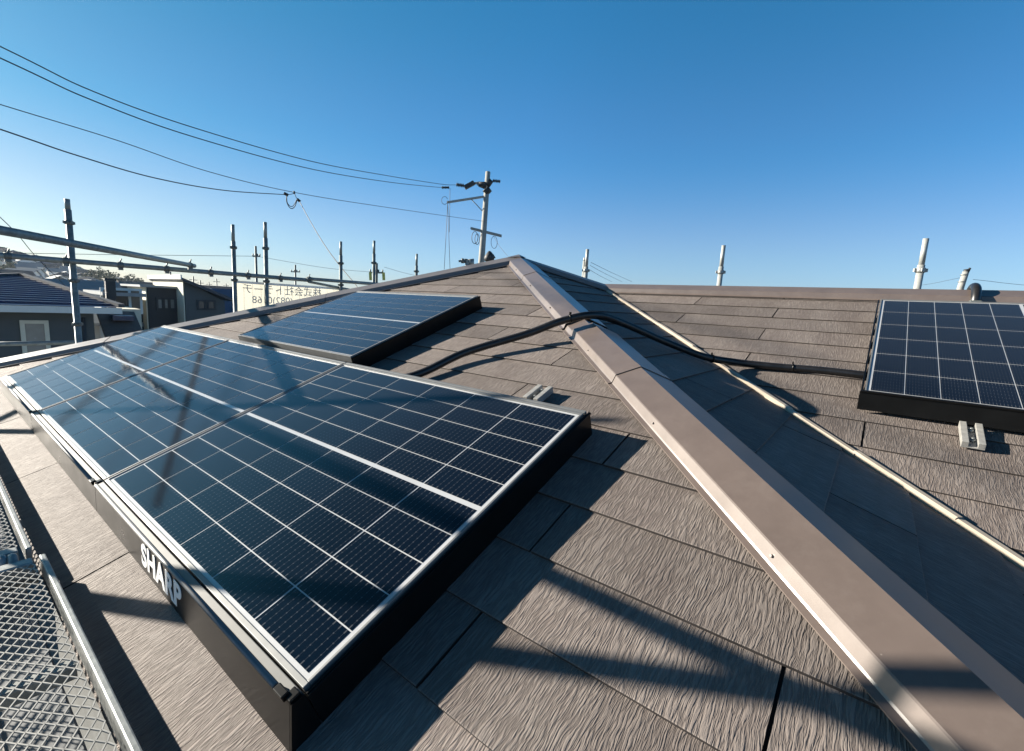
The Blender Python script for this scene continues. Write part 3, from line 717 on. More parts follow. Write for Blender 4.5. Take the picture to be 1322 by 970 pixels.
# mesh working platforms beside the eave
ZD = -0.870*K
def deck_mesh(w, l):
    mb = MB(); sw, lw = 0.0058, 0.0170                  # half diamond
    nx = int(w/(2*sw)); ny = int(l/lw)
    for i in range(nx+1):
        for j in range(ny):
            x0 = -w/2 + i*2*sw + (sw*0.92 if (i+j) % 2 else -sw*0.92); x1 = -w/2 + i*2*sw + (-sw*0.92 if (i+j) % 2 else sw*0.92)
            x0 = min(max(x0, -w/2), w/2); x1 = min(max(x1, -w/2), w/2)
            mb.bar((x0, j*lw - l/2, 0), (x1, (j+1)*lw - l/2, 0), 0.0022, 0.0028)
    return mb
def platform(xin, y0, y1, z, label):
    w = 0.40; l = y1-y0
    o = empty('platform', (xin-w/2, (y0+y1)/2, z)); tag(o, label, 'scaffold platform', 'mesh platforms along the left eave')
    d = deck_mesh(w-0.05, l-0.06).build('mesh_deck', M['galv_pale'], o)
    mb = MB()
    for s in (-1, 1):
        mb = MB(); mb.box((s*(w/2-0.0065), 0, -0.018), (0.013, l, 0.046)); mb.build('side_rail', M['galv'], o, bevel=0.003)
    for yy, zz, ww in ((-(l/2-0.018), -0.015, 0.036), (l/2-0.018, -0.015, 0.036), (-0.2*l, -0.024, 0.03), (0.2*l, -0.024, 0.03)):
        mb = MB(); mb.box((0, yy, zz), (w-0.054, ww, ww+0.002)); mb.build('cross_beam', M['galv'], o, bevel=0.003)
    for sx in (-1, 1):
        for sy in (-1, 1):
            mb = MB(); mb.tube(smooth_path([(sx*(w/2-0.06), sy*(l/2), -0.005), (sx*(w/2-0.06), sy*(l/2+0.035), 0.004), (sx*(w/2-0.06), sy*(l/2+0.06), -0.03)], 4), 0.011, 8)
            mb.build('hook', M['galv'], o)
    return o
platform(-2.464*K, -0.685*K-1.8, -0.685*K, ZD, 'near galvanised mesh platform at lower left, diamond mesh in a steel edge rail')
platform(-2.478*K, -0.635*K, -0.635*K+1.8, ZD, 'farther galvanised mesh platform cut by the left edge of the photo')
tr = MB(); tr.cyl((-2.95*K, -0.652*K, ZD-0.075), (-2.475*K, -0.652*K, ZD-0.075), 0.019)
tag(tr.build('transom', M['galv']), 'cross tube carrying the joint of the two mesh platforms', 'scaffold tube')
# things seen down through the mesh
rg = random.Random(3)
for i, (dx, dy, w, m, lb) in enumerate(((-0.12, 0, 0.035, 'timber', 'narrow timber board standing below the mesh platform, nearest the wall'), (-0.20, 0.1, 0.045, 'galv', 'grey steel strip running below the mesh platform'), (-0.30, -0.05, 0.04, 'timber', 'timber board below the outer side of the mesh platform'), (-0.36, 0.05, 0.03, 'rust', 'rusty brown bar below the outer side of the mesh platform'))):
    mb = MB(); x = -2.464*K + dx
    mb.bar((x, -2.0*K+dy, ZD-0.55-0.1*i), (x+0.10, 0.2*K+dy, ZD-0.75-0.05*i), w, 0.03)
    o = mb.build('board' if m == 'timber' else 'steel_bar', M[m], None, bevel=0.002); tag(o, lb, 'board' if m == 'timber' else 'steel bar')

# ------------------------------------------------------------------ ground, hill
mb = MB()
NR, NA_ = 26, 96
def hill_h(r, az):                                     # az in degrees, world
    k = max(0.0, min(1.0, (az - 74.0)/13.0)); k = k*k*(3-2*k)
    if az > 150: k *= max(0.0, 1-(az-150)/40.0)
    f = max(0.0, min(1.0, (r-190)/360.0)); f = f*f*(3-2*f)
    return (23.0*k)*f
rings = []
radii = [0.0, 4, 8, 14, 22, 34, 50, 70, 95, 120, 150, 180, 215, 250, 290, 340, 400, 460, 520, 600, 800, 1100, 1600]
def ground_z(x, y):
    return GROUND + hill_h(math.hypot(x-CAM.x, y-CAM.y), math.degrees(math.atan2(y-CAM.y, x-CAM.x)))
bm = mb.bm; prev = None
for r in radii:
    if r == 0: ring = [bm.verts.new((CAM.x, CAM.y, GROUND))]
    else:
        ring = []
        for i in range(NA_):
            a = 2*math.pi*i/NA_; x, y = CAM.x + r*math.cos(a), CAM.y + r*math.sin(a)
            ring.append(bm.verts.new((x, y, ground_z(x, y))))
    if prev:
        for i in range(NA_):
            if len(prev) == 1: bm.faces.new((prev[0], ring[i], ring[(i+1) % NA_]))
            else: bm.faces.new((prev[i], ring[i], ring[(i+1) % NA_], prev[(i+1) % NA_]))
    prev = ring
g = mb.build('ground', M['town'], None, smooth=True); tag(g, kind='structure')
mb = MB(); mb.box((-2.6*K-0.9, 0, GROUND+0.02), (2.4, 14, 0.04)); tag(mb.build('gravel_path', M['soil']), kind='structure')

# ------------------------------------------------------------------ neighbouring houses
def rect_on(mb, p, s, up, nrm, w, h, t):
    """plate centred at p in a wall"""
    mb.box(p, (w, h, t), (s, up, nrm))
Z = Vector((0,0,1))
def win(parent, p, s, nrm, w, h, glass='glass', fr='trim'):
    """window: frame part with its pane as a sub-part"""
    f = MB()
    for k in (-1, 1):
        f.box(p + s*(k*(w/2)) + nrm*0.02, (0.09, h+0.18, 0.07), (s, Z, nrm)); f.box(p + Z*(k*(h/2+0.045)) + nrm*0.02, (w-0.09, 0.09, 0.07), (s, Z, nrm))
    fo = f.build('window', M[fr], parent)
    g_ = MB(); g_.box(p + nrm*0.012, (w-0.08, h, 0.02), (s, Z, nrm)); g_.build('pane', M[glass], fo)
    return fo

# H1: navy roofed house at far left
az1 = R_(-2); s1_ = Vector((math.cos(az1), math.sin(az1), 0)); n1_ = Vector((s1_.y, -s1_.x, 0))       # s to the right, n towards the camera
o1 = at(60, 420, 18.0)
def on_wall(px, py, o, n):
    d = ray(px, py); return CAM + d*((o-CAM).dot(n)/d.dot(n))
eL, eR = on_wall(-60, 397, o1, n1_), on_wall(120, 399.5, o1, n1_)
h1 = empty('navy_roof_house', (o1.x, o1.y, GROUND)); tag(h1, 'grey house with navy ribbed hip roof, white fascia and cream framed window at far left', 'house')
def loc(p, h): return Vector(p) - h.location
eave1 = eL.z; dep = 9.0
back = -n1_*dep
mb = MB(); pL, pR = eL - s1_*4, eR
ring0 = [pL, pR, pR+back, pL+back]
mb.solid([loc(Vector((p.x, p.y, GROUND)), h1) for p in ring0], [loc(Vector((p.x, p.y, eave1)), h1) for p in ring0]); mb.build('wall', M['wall_grey'], h1)
ov = 0.55
f0 = pL - s1_*ov + n1_*ov; f1 = pR + s1_*ov + n1_*ov
apx = on_wall(27, 356.5, o1 - n1_*4.6, n1_)
rp0 = Vector((apx.x, apx.y, apx.z)); rp1 = rp0 - n1_*2.0
ez = eave1 + 0.12
A_, B_, C_, D_ = [Vector((p.x, p.y, ez)) for p in (f0, f1, f1 - n1_*(dep+2*ov), f0 - n1_*(dep+2*ov))]
mb = MB()
mb.face([loc(A_, h1), loc(B_, h1), loc(rp0, h1)]); mb.face([loc(B_, h1), loc(C_, h1), loc(rp1, h1), loc(rp0, h1)])
mb.face([loc(C_, h1), loc(D_, h1), loc(rp1, h1)]); mb.face([loc(D_, h1), loc(A_, h1), loc(rp0, h1), loc(rp1, h1)])
mb.face([loc(p, h1) for p in (D_, C_, B_, A_)])
# ribs of the metal roof: stepped battens across the front face
ups = (rp0 - (A_+B_)/2)
for k in range(1, 15):
    f = k/15
    a, b = A_.lerp(rp0, f), B_.lerp(rp0, f)
    nn = (B_-A_).cross(rp0-A_).normalized()
    mb.bar(loc(a, h1) + nn*0.02, loc(b, h1) + nn*0.02, 0.07, 0.05, nn)
rf1 = mb.build('roof', M['navy'], h1)
mb = MB()
for (a, b) in ((A_, rp0), (B_, rp0)): mb.bar(loc(a, h1) + Z*0.05, loc(b, h1) + Z*0.05, 0.16, 0.10)
mb.build('ridge_trim', M['roof_dark'], h1)
mb = MB(); mb.bar(loc(A_, h1) - Z*0.10, loc(B_, h1) - Z*0.10, 0.10, 0.17); mb.build('fascia', M['trim'], h1)
wc = (on_wall(31, 419, o1, n1_) + on_wall(62, 447, o1, n1_))/2
ww = (on_wall(62, 432, o1, n1_) - on_wall(31, 432, o1, n1_)).length
wa = on_wall(46, 418, o1, n1_); wz = on_wall(46, 456, o1, n1_)
win(h1, loc((wa+wz)/2, h1), s1_, n1_, ww, wa.z-wz.z, 'curtain', 'wall_cream')
mb = MB(); dp = on_wall(106, 405, o1, n1_); mb.cyl(loc(Vector((dp.x, dp.y, GROUND)), h1) + n1_*0.08, loc(Vector((dp.x, dp.y, eave1-0.2)), h1) + n1_*0.08, 0.05); mb.build('downpipe', M['wall_dark'], h1)

# H2: modern house with a mono pitch roof
az2 = R_(-4); s2 = Vector((math.cos(az2), math.sin(az2), 0)); n2 = Vector((s2.y, -s2.x, 0))
o2 = at(238, 390, 27.0)
h2 = empty('mono_pitch_house', (o2.x, o2.y, GROUND)); tag(h2, 'modern dark house with sloping mono pitch roof, cream end walls and three slit windows', 'house')
q = lambda px, py, back=0.0: on_wall(px, py, o2 - n2*back, n2)
def prism(h, pts, depth, n, name, m, parent):
    mb = MB(); mb.solid([loc(p, h) for p in pts], [loc(p - n*depth, h) for p in pts]); return mb.build(name, M[m], parent)
TL, TR = q(238, 362.5), q(290, 389.5)
bl_ = Vector((TL.x, TL.y, GROUND)); br_ = Vector((TR.x, TR.y, GROUND))
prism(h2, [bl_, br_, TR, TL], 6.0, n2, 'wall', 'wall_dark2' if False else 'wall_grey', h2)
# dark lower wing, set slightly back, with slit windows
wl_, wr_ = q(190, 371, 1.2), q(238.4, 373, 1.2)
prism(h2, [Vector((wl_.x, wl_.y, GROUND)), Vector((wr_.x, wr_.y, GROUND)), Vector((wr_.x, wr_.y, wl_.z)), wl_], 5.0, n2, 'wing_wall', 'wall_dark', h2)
# cream upper end wall facing the sun
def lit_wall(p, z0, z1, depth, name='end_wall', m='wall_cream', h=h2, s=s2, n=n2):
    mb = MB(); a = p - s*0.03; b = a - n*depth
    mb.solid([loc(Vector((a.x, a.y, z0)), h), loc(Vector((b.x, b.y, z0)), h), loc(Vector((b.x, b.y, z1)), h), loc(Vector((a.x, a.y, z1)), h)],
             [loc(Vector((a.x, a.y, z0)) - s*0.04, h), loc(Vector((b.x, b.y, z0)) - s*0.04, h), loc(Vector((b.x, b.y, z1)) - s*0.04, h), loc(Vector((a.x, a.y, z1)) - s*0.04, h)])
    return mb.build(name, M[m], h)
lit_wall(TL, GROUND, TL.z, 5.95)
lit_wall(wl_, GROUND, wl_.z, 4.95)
mb = MB(); rs_, re_ = q(232.5, 358.5), q(298, 385.5); rs_ = rs_ + n2*0.35; re_ = re_ + n2*0.35
mb.solid([loc(rs_, h2), loc(re_, h2), loc(re_ - Z*0.14, h2), loc(rs_ - Z*0.14, h2)], [loc(p - n2*6.7, h2) for p in (rs_, re_, re_ - Z*0.14, rs_ - Z*0.14)]); mb.build('roof', M['roof_dark'], h2)
mb = MB(); a = rs_ - s2*0.04 + Z*0.02; mb.bar(loc(a, h2), loc(a - n2*6.7, h2), 0.06, 0.20); mb.build('fascia', M['trim'], h2)
mb = MB(); a = (wl_ + n2*0.2 - s2*0.3); b_ = (wr_ + n2*0.2); b_.z = a.z
mb.solid([loc(p, h2) for p in (a, b_, b_ - n2*5.3, a - n2*5.3)], [loc(p + Z*0.10, h2) for p in (a, b_, b_ - n2*5.3, a - n2*5.3)]); mb.build('wing_roof', M['roof_pale'], h2)
for px in (207, 214.5, 222):
    a, b = q(px, 387, 1.19), q(px, 398, 1.19); win(h2, loc((a+b)/2, h2), s2, n2, 0.26, a.z-b.z, 'curtain', 'wall_dark')
for px in (262, 271):
    a, b = q(px, 390, -0.01), q(px, 398, -0.01); win(h2, loc((a+b)/2, h2), s2, n2, 0.42, a.z-b.z, 'glass', 'wall_dark')
for k, yy in enumerate((1.2, 3.0)):
    p = wl_ - s2*0.08 - n2*yy; win(h2, loc(Vector((p.x, p.y, wl_.z-1.6)), h2), n2, -s2, 0.6, 1.3, 'glass', 'wall_dark')

# H3: low cream house with flat terrace between the two
o3 = at(150, 390, 23.0); az3 = R_(-4); s3 = Vector((math.cos(az3), math.sin(az3), 0)); n3 = Vector((s3.y, -s3.x, 0))
h3 = empty('terrace_house', (o3.x, o3.y, GROUND)); tag(h3, 'low cream house with pale flat terrace between the navy roofed house and modern house', 'house')
q3 = lambda px, py, back=0.0: on_wall(px, py, o3 - n3*back, n3)
a, b = q3(158, 399), q3(182, 401)
prism(h3, [Vector((a.x, a.y, GROUND)), Vector((b.x, b.y, GROUND)), Vector((b.x, b.y, a.z)), a], 3.0, n3, 'terrace_wall', 'wall_cream', h3)
a, b = q3(140, 381, 3.0), q3(176, 383, 3.0)
prism(h3, [Vector((a.x, a.y, GROUND)), Vector((b.x, b.y, GROUND)), Vector((b.x, b.y, a.z)), a], 5.0, n3, 'wall', 'wall_white', h3)
mb = MB(); mb.box(loc((a+b)/2 - n3*2.4 + Z*0.06, h3), ((b-a).length+0.5, 5.8, 0.14), (s3, n3, Z)); mb.build('roof', M['roof_pale'], h3)
lit_wall(q3(158, 399), GROUND, q3(158, 399).z, 2.95, 'end_wall', 'wall_cream', h3, s3, n3)
a, b = q3(139, 404, -0.8), q3(166, 407, -0.8)
mb = MB(); mb.box(loc((a+b)/2 - Z*0.1, h3), ((b-a).length, 2.0, 0.16), (s3, n3, Z)); mb.build('porch_roof', M['navy'], h3)
a, b = q3(133, 420, -2.0), q3(182, 414, -2.0)
mb = MB(); mb.box(loc((a+b)/2 - Z*0.3, h3), ((b-a).length, 2.6, 0.14), (s3, (n3 - Z*0.5).normalized(), s3.cross((n3 - Z*0.5).normalized()).normalized())); mb.build('lean_to_roof', M['roof_brown'], h3)
for px in (150, 165): 
    p = q3(px, 389, 2.99); win(h3, loc(p, h3), s3, n3, 0.9, 0.9, 'glass', 'trim')
fl = at(142.5, 375, 22.0)
mb = MB(); t0, t1 = at(141, 363, 22.0), at(144, 387, 22.0)
mb.box(Vector((fl.x, fl.y, (t0.z+t1.z)/2)), (0.27, 0.27, t0.z-t1.z), (s3, n3, Z)); mb.box(Vector((fl.x, fl.y, t0.z+0.05)), (0.31, 0.31, 0.08), (s3, n3, Z)); mb.box(Vector((fl.x, fl.y, (t1.z+GROUND)/2)), (0.22, 0.22, t1.z-GROUND), (s3, n3, Z))
tag(mb.build('flue', M['dark']), 'tall dark square flue standing in front of the pale terrace house', 'flue')

# generic houses: hip or gable with windows
def gen_house(kind, wall, roof, w, d, he, hr, nwin=3):
    r = empty(kind, (0,0,-1000))
    mb = MB(); mb.box((0,0,he/2), (w, d, he)); wl0 = mb.build('wall', M[wall], r)
    mb = MB(); o = 0.45; t = 0.14
    if 'hip' in kind:
        rl = max(0.3, (w-d)/2)
        base_ = [(-w/2-o,-d/2-o,he), (w/2+o,-d/2-o,he), (w/2+o,d/2+o,he), (-w/2-o,d/2+o,he)]; r0, r1 = (-rl,0,he+hr), (rl,0,he+hr)
        for f in ((base_[0],base_[1],r1,r0),(base_[1],base_[2],r1),(base_[2],base_[3],r0,r1),(base_[3],base_[0],r0)): mb.face(f)
        mb.face(base_[::-1])
    else:
        for s in (-1, 1):
            mb.solid([(-w/2-o, 0, he+hr), (-w/2-o, s*(d/2+o), he-0.1), (-w/2-o, s*(d/2+o), he-0.1+t), (-w/2-o, 0, he+hr+t)],
                     [(w/2+o, 0, he+hr), (w/2+o, s*(d/2+o), he-0.1), (w/2+o, s*(d/2+o), he-0.1+t), (w/2+o, 0, he+hr+t)])
    mb.build('roof', M[roof], r)
    if 'gable' in kind:
        mb = MB()
        mb.solid([(-w/2+.01, -d/2+.01, he), (-w/2+.01, d/2-.01, he), (-w/2+.01, 0, he+hr-0.15)], [(w/2-.01, -d/2+.01, he), (w/2-.01, d/2-.01, he), (w/2-.01, 0, he+hr-0.15)]); mb.build('gable', M[wall], r)
    for lv in (1.5, 4.2):
        if lv > he-0.8: continue
        for i in range(nwin):
            x = (i-(nwin-1)/2)*w/nwin
            win(r, Vector((x, -d/2, lv)), Vector((1,0,0)), Vector((0,-1,0)), 1.3, 1.1)
        win(r, Vector((-w/2, 0, lv)), Vector((0,-1,0)), Vector((-1,0,0)), 1.4, 1.1)
    return r
protos = [gen_house('hip_roof_house', 'wall_cream', 'roof_dark', 9, 7.5, 5.6, 1.9),
          gen_house('gable_roof_house', 'wall_white', 'roof_pale', 8.5, 7, 5.7, 1.8),
          gen_house('hip_roof_house', 'wall_white', 'navy', 9.5, 8, 5.6, 2.0),
          gen_house('gable_roof_house', 'wall_grey', 'roof_dark', 9, 7, 5.5, 1.9),
          gen_house('gable_roof_house', 'wall_cream', 'roof_brown', 8, 7.5, 5.7, 2.0)]
desc = ['cream house with dark hip roof', 'white house with pale grey gable roof', 'white house with navy hip roof', 'grey house with dark gable roof', 'cream house with brown gable roof']
used = [False]*5
def put_house(i, x, y, rz, label, group, z=None):
    o = protos[i] if not used[i] else copy_tree(protos[i]); used[i] = True
    o.location = (x, y, ground_z(x, y) - 0.15 if z is None else z); o.rotation_euler = (0, 0, rz)
    if 'label' in o.keys(): del o['label']
    if 'group' in o.keys(): del o['group']
    tag(o, label, 'house', group); return o
# nearer neighbours, one by one: sight line x, distance, kind, turn
near = [(72, 364, 33, 1, -10, 'pale grey gable roofed house peeping over the right slope of the navy roof'),
        (2, 357, 40, 2, 25, 'navy hip roofed house behind the left shoulder of the navy ribbed roof'),
        (112, 368, 46, 2, -15, 'navy hip roofed house right behind the tall far left scaffold pole'),
        (160, 374, 52, 3, 20, 'grey gable roofed house behind the dark flue and terrace house'),
        (132, 372, 64, 0, 40, 'cream house with dark hip roof half hidden left of the dark flue'),
        (287, 373, 48, 2, 15, 'navy hip roofed house between the modern house and the banner pole'),
        (302, 372, 70, 3, -10, 'grey gable roofed house behind the left end of the banner'),
        (192, 369, 75, 4, 0, 'brown gable roofed house just behind the wing roof of the modern house'),
        (262, 371, 95, 1, -20, 'white gable roofed house beyond the sloping roof of the modern house')]
RIDGE = [7.5, 7.5, 7.6, 7.4, 7.7]
for px, yt, dist, i, tz, lb in near:
    p = at(px, yt, dist); d = ray(px, 380); az = math.atan2(d.y, d.x)
    put_house(i, p.x, p.y, az - math.pi/2 + R_(tz), lb, None, p.z - RIDGE[i])
# the town on the hill
rh = random.Random(11); placed = []
cnt = 0; tries = 0
while cnt < 190 and tries < 9000:
    tries += 1
    dist = rh.uniform(170, 620); az = rh.uniform(71, 88.5)
    x, y = CAM.x + dist*math.cos(R_(az)), CAM.y + dist*math.sin(R_(az))
    if any((x-a)**2 + (y-b)**2 < 12.5**2 for a, b in placed): continue
    placed.append((x, y)); cnt += 1
    i = rh.choice((0, 1, 1, 2, 3, 4, 0))
    put_house(i, x, y, R_(az-90) + rh.choice((0, 90, 0, 180))*math.pi/180 + rh.uniform(-.5, .5), 'tiny far ' + desc[i] + ' on the left hillside', 'houses crowding the far left hillside, ' + desc[i])
cnt = 0; tries = 0
while cnt < 34 and tries < 3000:                       # packed rows at the foot of the hill
    tries += 1
    dist = rh.uniform(80, 165); az = rh.uniform(69, 89)
    x, y = CAM.x + dist*math.cos(R_(az)), CAM.y + dist*math.sin(R_(az))
    if any((x-a)**2 + (y-b)**2 < 11.5**2 for a, b in placed): continue
    placed.append((x, y)); cnt += 1; i = rh.choice((0, 1, 2, 3, 4, 1))
    put_house(i, x, y, R_(az-90) + rh.choice((0, 90))*math.pi/180 + rh.uniform(-.5, .5), 'small ' + desc[i] + ' packed below the left hillside', 'houses packed below the left hillside, ' + desc[i], GROUND - rh.uniform(0.9, 1.9))
cnt = 0; tries = 0
while cnt < 26 and tries < 2000:                       # flat town towards the horizon
    tries += 1
    dist = rh.uniform(130, 520); az = rh.uniform(52, 72)
    x, y = CAM.x + dist*math.cos(R_(az)), CAM.y + dist*math.sin(R_(az))
    if any((x-a)**2 + (y-b)**2 < 13**2 for a, b in placed): continue
    placed.append((x, y)); cnt += 1; i = rh.choice((0, 1, 2, 3, 4))
    put_house(i, x, y, R_(az-90) + rh.uniform(-.6, .6), 'tiny far ' + desc[i] + ' on the flat skyline', 'houses on the flat skyline, ' + desc[i])

# trees on the hill
def make_tree(seed, h, rcr):
    rt = random.Random(seed)
    o = empty('tree', (0, 0, -1000))
    mb = MB(); mb.tube([(0,0,0), (0.1,0.05,h*0.3), (0.0,0.1,h*0.62)], [0.28, 0.2, 0.08], 7)
    for k in range(5):
        a = k*1.3; mb.tube([(0.05,0.05,h*0.3+k*0.25), (math.cos(a)*rcr*0.4, math.sin(a)*rcr*0.4, h*0.5+k*0.2)], [0.11, 0.03], 5)
    mb.build('trunk', M['bark'], o)
    cr = MB(); bm = cr.bm
    cl = [(Vector((rt.gauss(0,1), rt.gauss(0,1), rt.gauss(0,.7))).normalized()*rcr*rt.uniform(.35,.9), rcr*rt.uniform(.25,.45)) for _ in range(16)]
    for c, r in cl:
        for _ in range(70):
            p = c + Vector((rt.gauss(0,1), rt.gauss(0,1), rt.gauss(0,1))).normalized()*r*rt.uniform(.55,1.05)
            p.z = p.z*0.8 + h*0.68
            s = rt.uniform(.18,.34); a = Vector((rt.gauss(0,1), rt.gauss(0,1), rt.gauss(0,1))).normalized(); b = a.orthogonal().normalized(); c2 = a.cross(b)
            vs = [bm.verts.new(p + b*s*x + c2*s*y) for x, y in ((-1,-.5),(0,-.9),(1,-.3),(.7,.8),(-.6,.9))]
            bm.faces.new(vs)
    cr.build('crown', M['leaf'], o)
    return o
tp = [make_tree(1, 8, 3.2), make_tree(2, 10, 3.8), make_tree(5, 6.5, 3.0)]
tu = [False]*3
rt_ = random.Random(21)
for k in range(46):
    if k < 26: px, dist = rt_.uniform(118, 188), rt_.uniform(300, 480)
    else: px, dist = rt_.uniform(-40, 300), rt_.uniform(240, 560)
    d = ray(px, 380); az = math.atan2(d.y, d.x); x, y = CAM.x + dist*math.cos(az), CAM.y + dist*math.sin(az)
    i = k % 3
    o = tp[i] if not tu[i] else copy_tree(tp[i]); tu[i] = True
    o.location = (x, y, ground_z(x, y)-0.1); o.rotation_euler = (0, 0, rt_.uniform(0, 6)); s = rt_.uniform(.8, 1.25); o.scale = (s, s, s)
    if k < 26: tag(o, 'dark green far off tree in the wooded rise above the terrace house', 'tree', 'trees on the wooded rise')
    else: tag(o, 'dark green far off tree scattered between the distant houses', 'tree', 'trees between the distant houses')

# ------------------------------------------------------------------ utility pole and wires
PD = 25.0
def up(px, py, dist=PD): return at(px, py, dist)
pt = up(630, 222)
ub_ = up(621, 345)
pole = empty('utility_pole', (ub_.x, ub_.y, GROUND)); tag(pole, 'tall concrete utility pole with cross arms and insulators rising behind the left hip', 'utility pole')
def pl_(px, py): return up(px, py) - pole.location
lean = pt - ub_
bot = Vector((0,0,0)) + (ub_ - Vector((ub_.x, ub_.y, ub_.z)))
mb = MB(); lowp = ub_ - lean*((ub_.z-GROUND)/lean.z)
mb.tube([lowp - pole.location, ub_ - pole.location, pt - pole.location], [0.20, 0.165, 0.125], 16); mb.build('shaft', M['concrete'], pole)
rt2 = CR.copy(); rt2.z = 0; rt2.normalize(); fw2 = Vector((-rt2.y, rt2.x, 0))
mb = MB(); mb.bar(pl_(607.5, 294.5) , pl_(647.5, 304.5), 0.10, 0.10); mb.bar(pl_(607.5, 294.5) + fw2*0.3, pl_(647.5, 304.5) + fw2*0.3, 0.08, 0.08); mb.build('cross_arm', M['galv'], pole)
mb = MB(); mb.bar(pl_(577, 261.5), pl_(629, 253.5), 0.10, 0.10); mb.build('cross_arm', M['galv_pale'], pole)
mb = MB(); mb.cyl(pl_(608, 257), pl_(626, 276), 0.022); mb.build('brace', M['galv'], pole)
mb = MB(); mb.cyl(pl_(618, 238), pl_(628, 240), 0.12, 0.2); mb.cyl(pl_(628, 240), pl_(634, 233), 0.18, 0.14); mb.cyl(pl_(626, 250), pl_(632, 244), 0.17); mb.build('bracket', M['dark'], pole)
for a, b, r in (((570,242.3),(580,242.3),0.05), ((589,238.5),(599,240),0.07), ((636,233.5),(646,234.5),0.06)):
    mb = MB(); p, q_ = pl_(*a), pl_(*b)
    mb.cyl(p, q_, r*0.7)
    for k in range(5): c = p.lerp(q_, (k+.5)/5); mb.cyl(c - (q_-p)*0.06, c + (q_-p)*0.06, r*1.35)
    mb.build('insulator', M['dark'], pole)
mb = MB(); mb.bar(pl_(600, 242.5), pl_(612, 236), 0.24, 0.20); mb.build('switch_box', M['dark'], pole)
for a, b in (((612,237),(620,236)), ((616,238),(624,240))):
    mb = MB(); mb.cyl(pl_(*a), pl_(*b), 0.06); mb.build('insulator', M['galv_pale'], pole)
def loop(mb, cx, cy, rx, ry, dist, r, n=18, turns=1.6, o=Vector()):
    pts = [at(cx + rx*math.cos(t*turns*2*math.pi/n), cy + ry*math.sin(t*turns*2*math.pi/n), dist + 0.02*t) - o for t in range(n)]
    mb.tube(pts, r, 5)
mb = MB(); loop(mb, 613, 307, 4, 8, PD-0.2, 0.016, o=pole.location); loop(mb, 616, 309, 3, 7, PD-0.2, 0.016, o=pole.location); loop(mb, 638, 313, 4, 8, PD-0.2, 0.012, 18, 1.3, pole.location); loop(mb, 574, 259, 4, 5, PD-0.2, 0.012, 18, 1.0, pole.location)
mb.build('cable_coil', M['wire'], pole)
for a, b, k in (((578,262),(573.5,348),-1), ((581,243),(580,300),2), ((578,262),(581,348),1)):
    mb = MB(); mb.tube([pl_(*a), (pl_(*a)+pl_(*b))/2, pl_(*b)], 0.012, 5); mb.build('drop_wire', M['wire'], pole)
# transformer on a more distant pole and a dark lump beside the pole
td = 30.0
tf = empty('utility_pole', (at(604,340,td).x, at(604,340,td).y, GROUND)); tag(tf, 'top of a farther utility pole with grey fittings, just left of the tall pole', 'utility pole')
tl = lambda px, py: at(px, py, td) - tf.location
mb = MB(); p = tl(603.5, 346); mb.tube([Vector((0,0,0)), p, tl(604, 336)], [0.2, 0.17, 0.14], 12); mb.build('shaft', M['concrete'], tf)
mb = MB(); mb.cyl(tl(608, 344), tl(608, 335), 0.20); mb.build('transformer', M['galv'], tf)
mb = MB(); mb.bar(tl(592, 337.5), tl(612, 335.5), 0.12, 0.12); mb.cyl(tl(597,340), tl(597.5,334), 0.10); mb.cyl(tl(601,340), tl(602,334.5), 0.10); mb.build('cross_arm', M['clamp'], tf)
bl0 = at(632.5, 331, 24.0)
mb = MB(); bm = mb.bm
mb.tube([at(631.5, 337.5, 24.0), at(631.5,334,24.0), at(632,331,24.0), at(632,328,24.0), at(631.8,325.5,24.0), at(631.6,324.2,24.0)], [0.22, 0.26, 0.24, 0.17, 0.10, 0.03], 12)
mb.cyl(at(636, 334, 24.0), at(635, 328.5, 24.0), 0.16, 0.08); mb.cyl(Vector((bl0.x, bl0.y, GROUND)), at(632,337,24.0), 0.05)
tag(mb.build('pole_cover', M['dark']), 'small black rounded cover just above the hip line right of the utility pole', 'cover')

def wire(pts, r, label, extra=None, group=None):
    pts = [Vector(p) for p in pts]
    mb = MB(); mb.tube(smooth_path(pts, 10), r*0.7, 6); o = mb.build('overhead_wire', M['wire']); tag(o, label, 'wire', group); return o
def plane_wire(P1, P0dist, px0, samples):
    """wire in the vertical plane through P1 and the point at P0dist on the first sight line"""
    e = at(px0[0], px0[1], P0dist); d = Vector((e.x-P1.x, e.y-P1.y, 0)).normalized(); n = Vector((-d.y, d.x, 0))
    out = []
    for s in samples:
        rr = ray(*s); out.append(CAM + rr*((P1-CAM).dot(n)/rr.dot(n)))
    first = out[0]; sec = out[1]
    ext = first + (first-sec).normalized()*4
    return [ext] + out
wire(plane_wire(up(589,239), 13, (0,60), [(0,60),(120,118),(250,165),(400,208),(500,227),(570,238),(589,239)]), 0.016, 'highest overhead wire running from the left edge to the utility pole')
wire(plane_wire(up(570,242), 12, (0,75), [(0,75),(120,130),(250,177),(400,218),(500,235),(560,241.5),(570,242)]), 0.016, 'second highest overhead wire running from the left edge to the utility pole')
wire(plane_wire(up(625,286), 13, (0,135), [(0,135),(150,181),(270,222),(382,249),(500,268),(625,286)]), 0.012, 'thin overhead wire passing the looped splice to the middle of the utility pole')
wire(plane_wire(at(368,252,18.2), 12, (0,167), [(0,167),(100,201),(200,230),(290,246),(368,251.5)]), 0.017, 'overhead cable from the left edge that ends at the looped splice')
spl = empty('cable_splice', at(380, 252, 18.2)); tag(spl, 'dark clamps and hanging loop where the cable ends on the thin overhead wire', 'cable splice')
sp_ = lambda px, py: at(px, py, 18.2) - spl.location
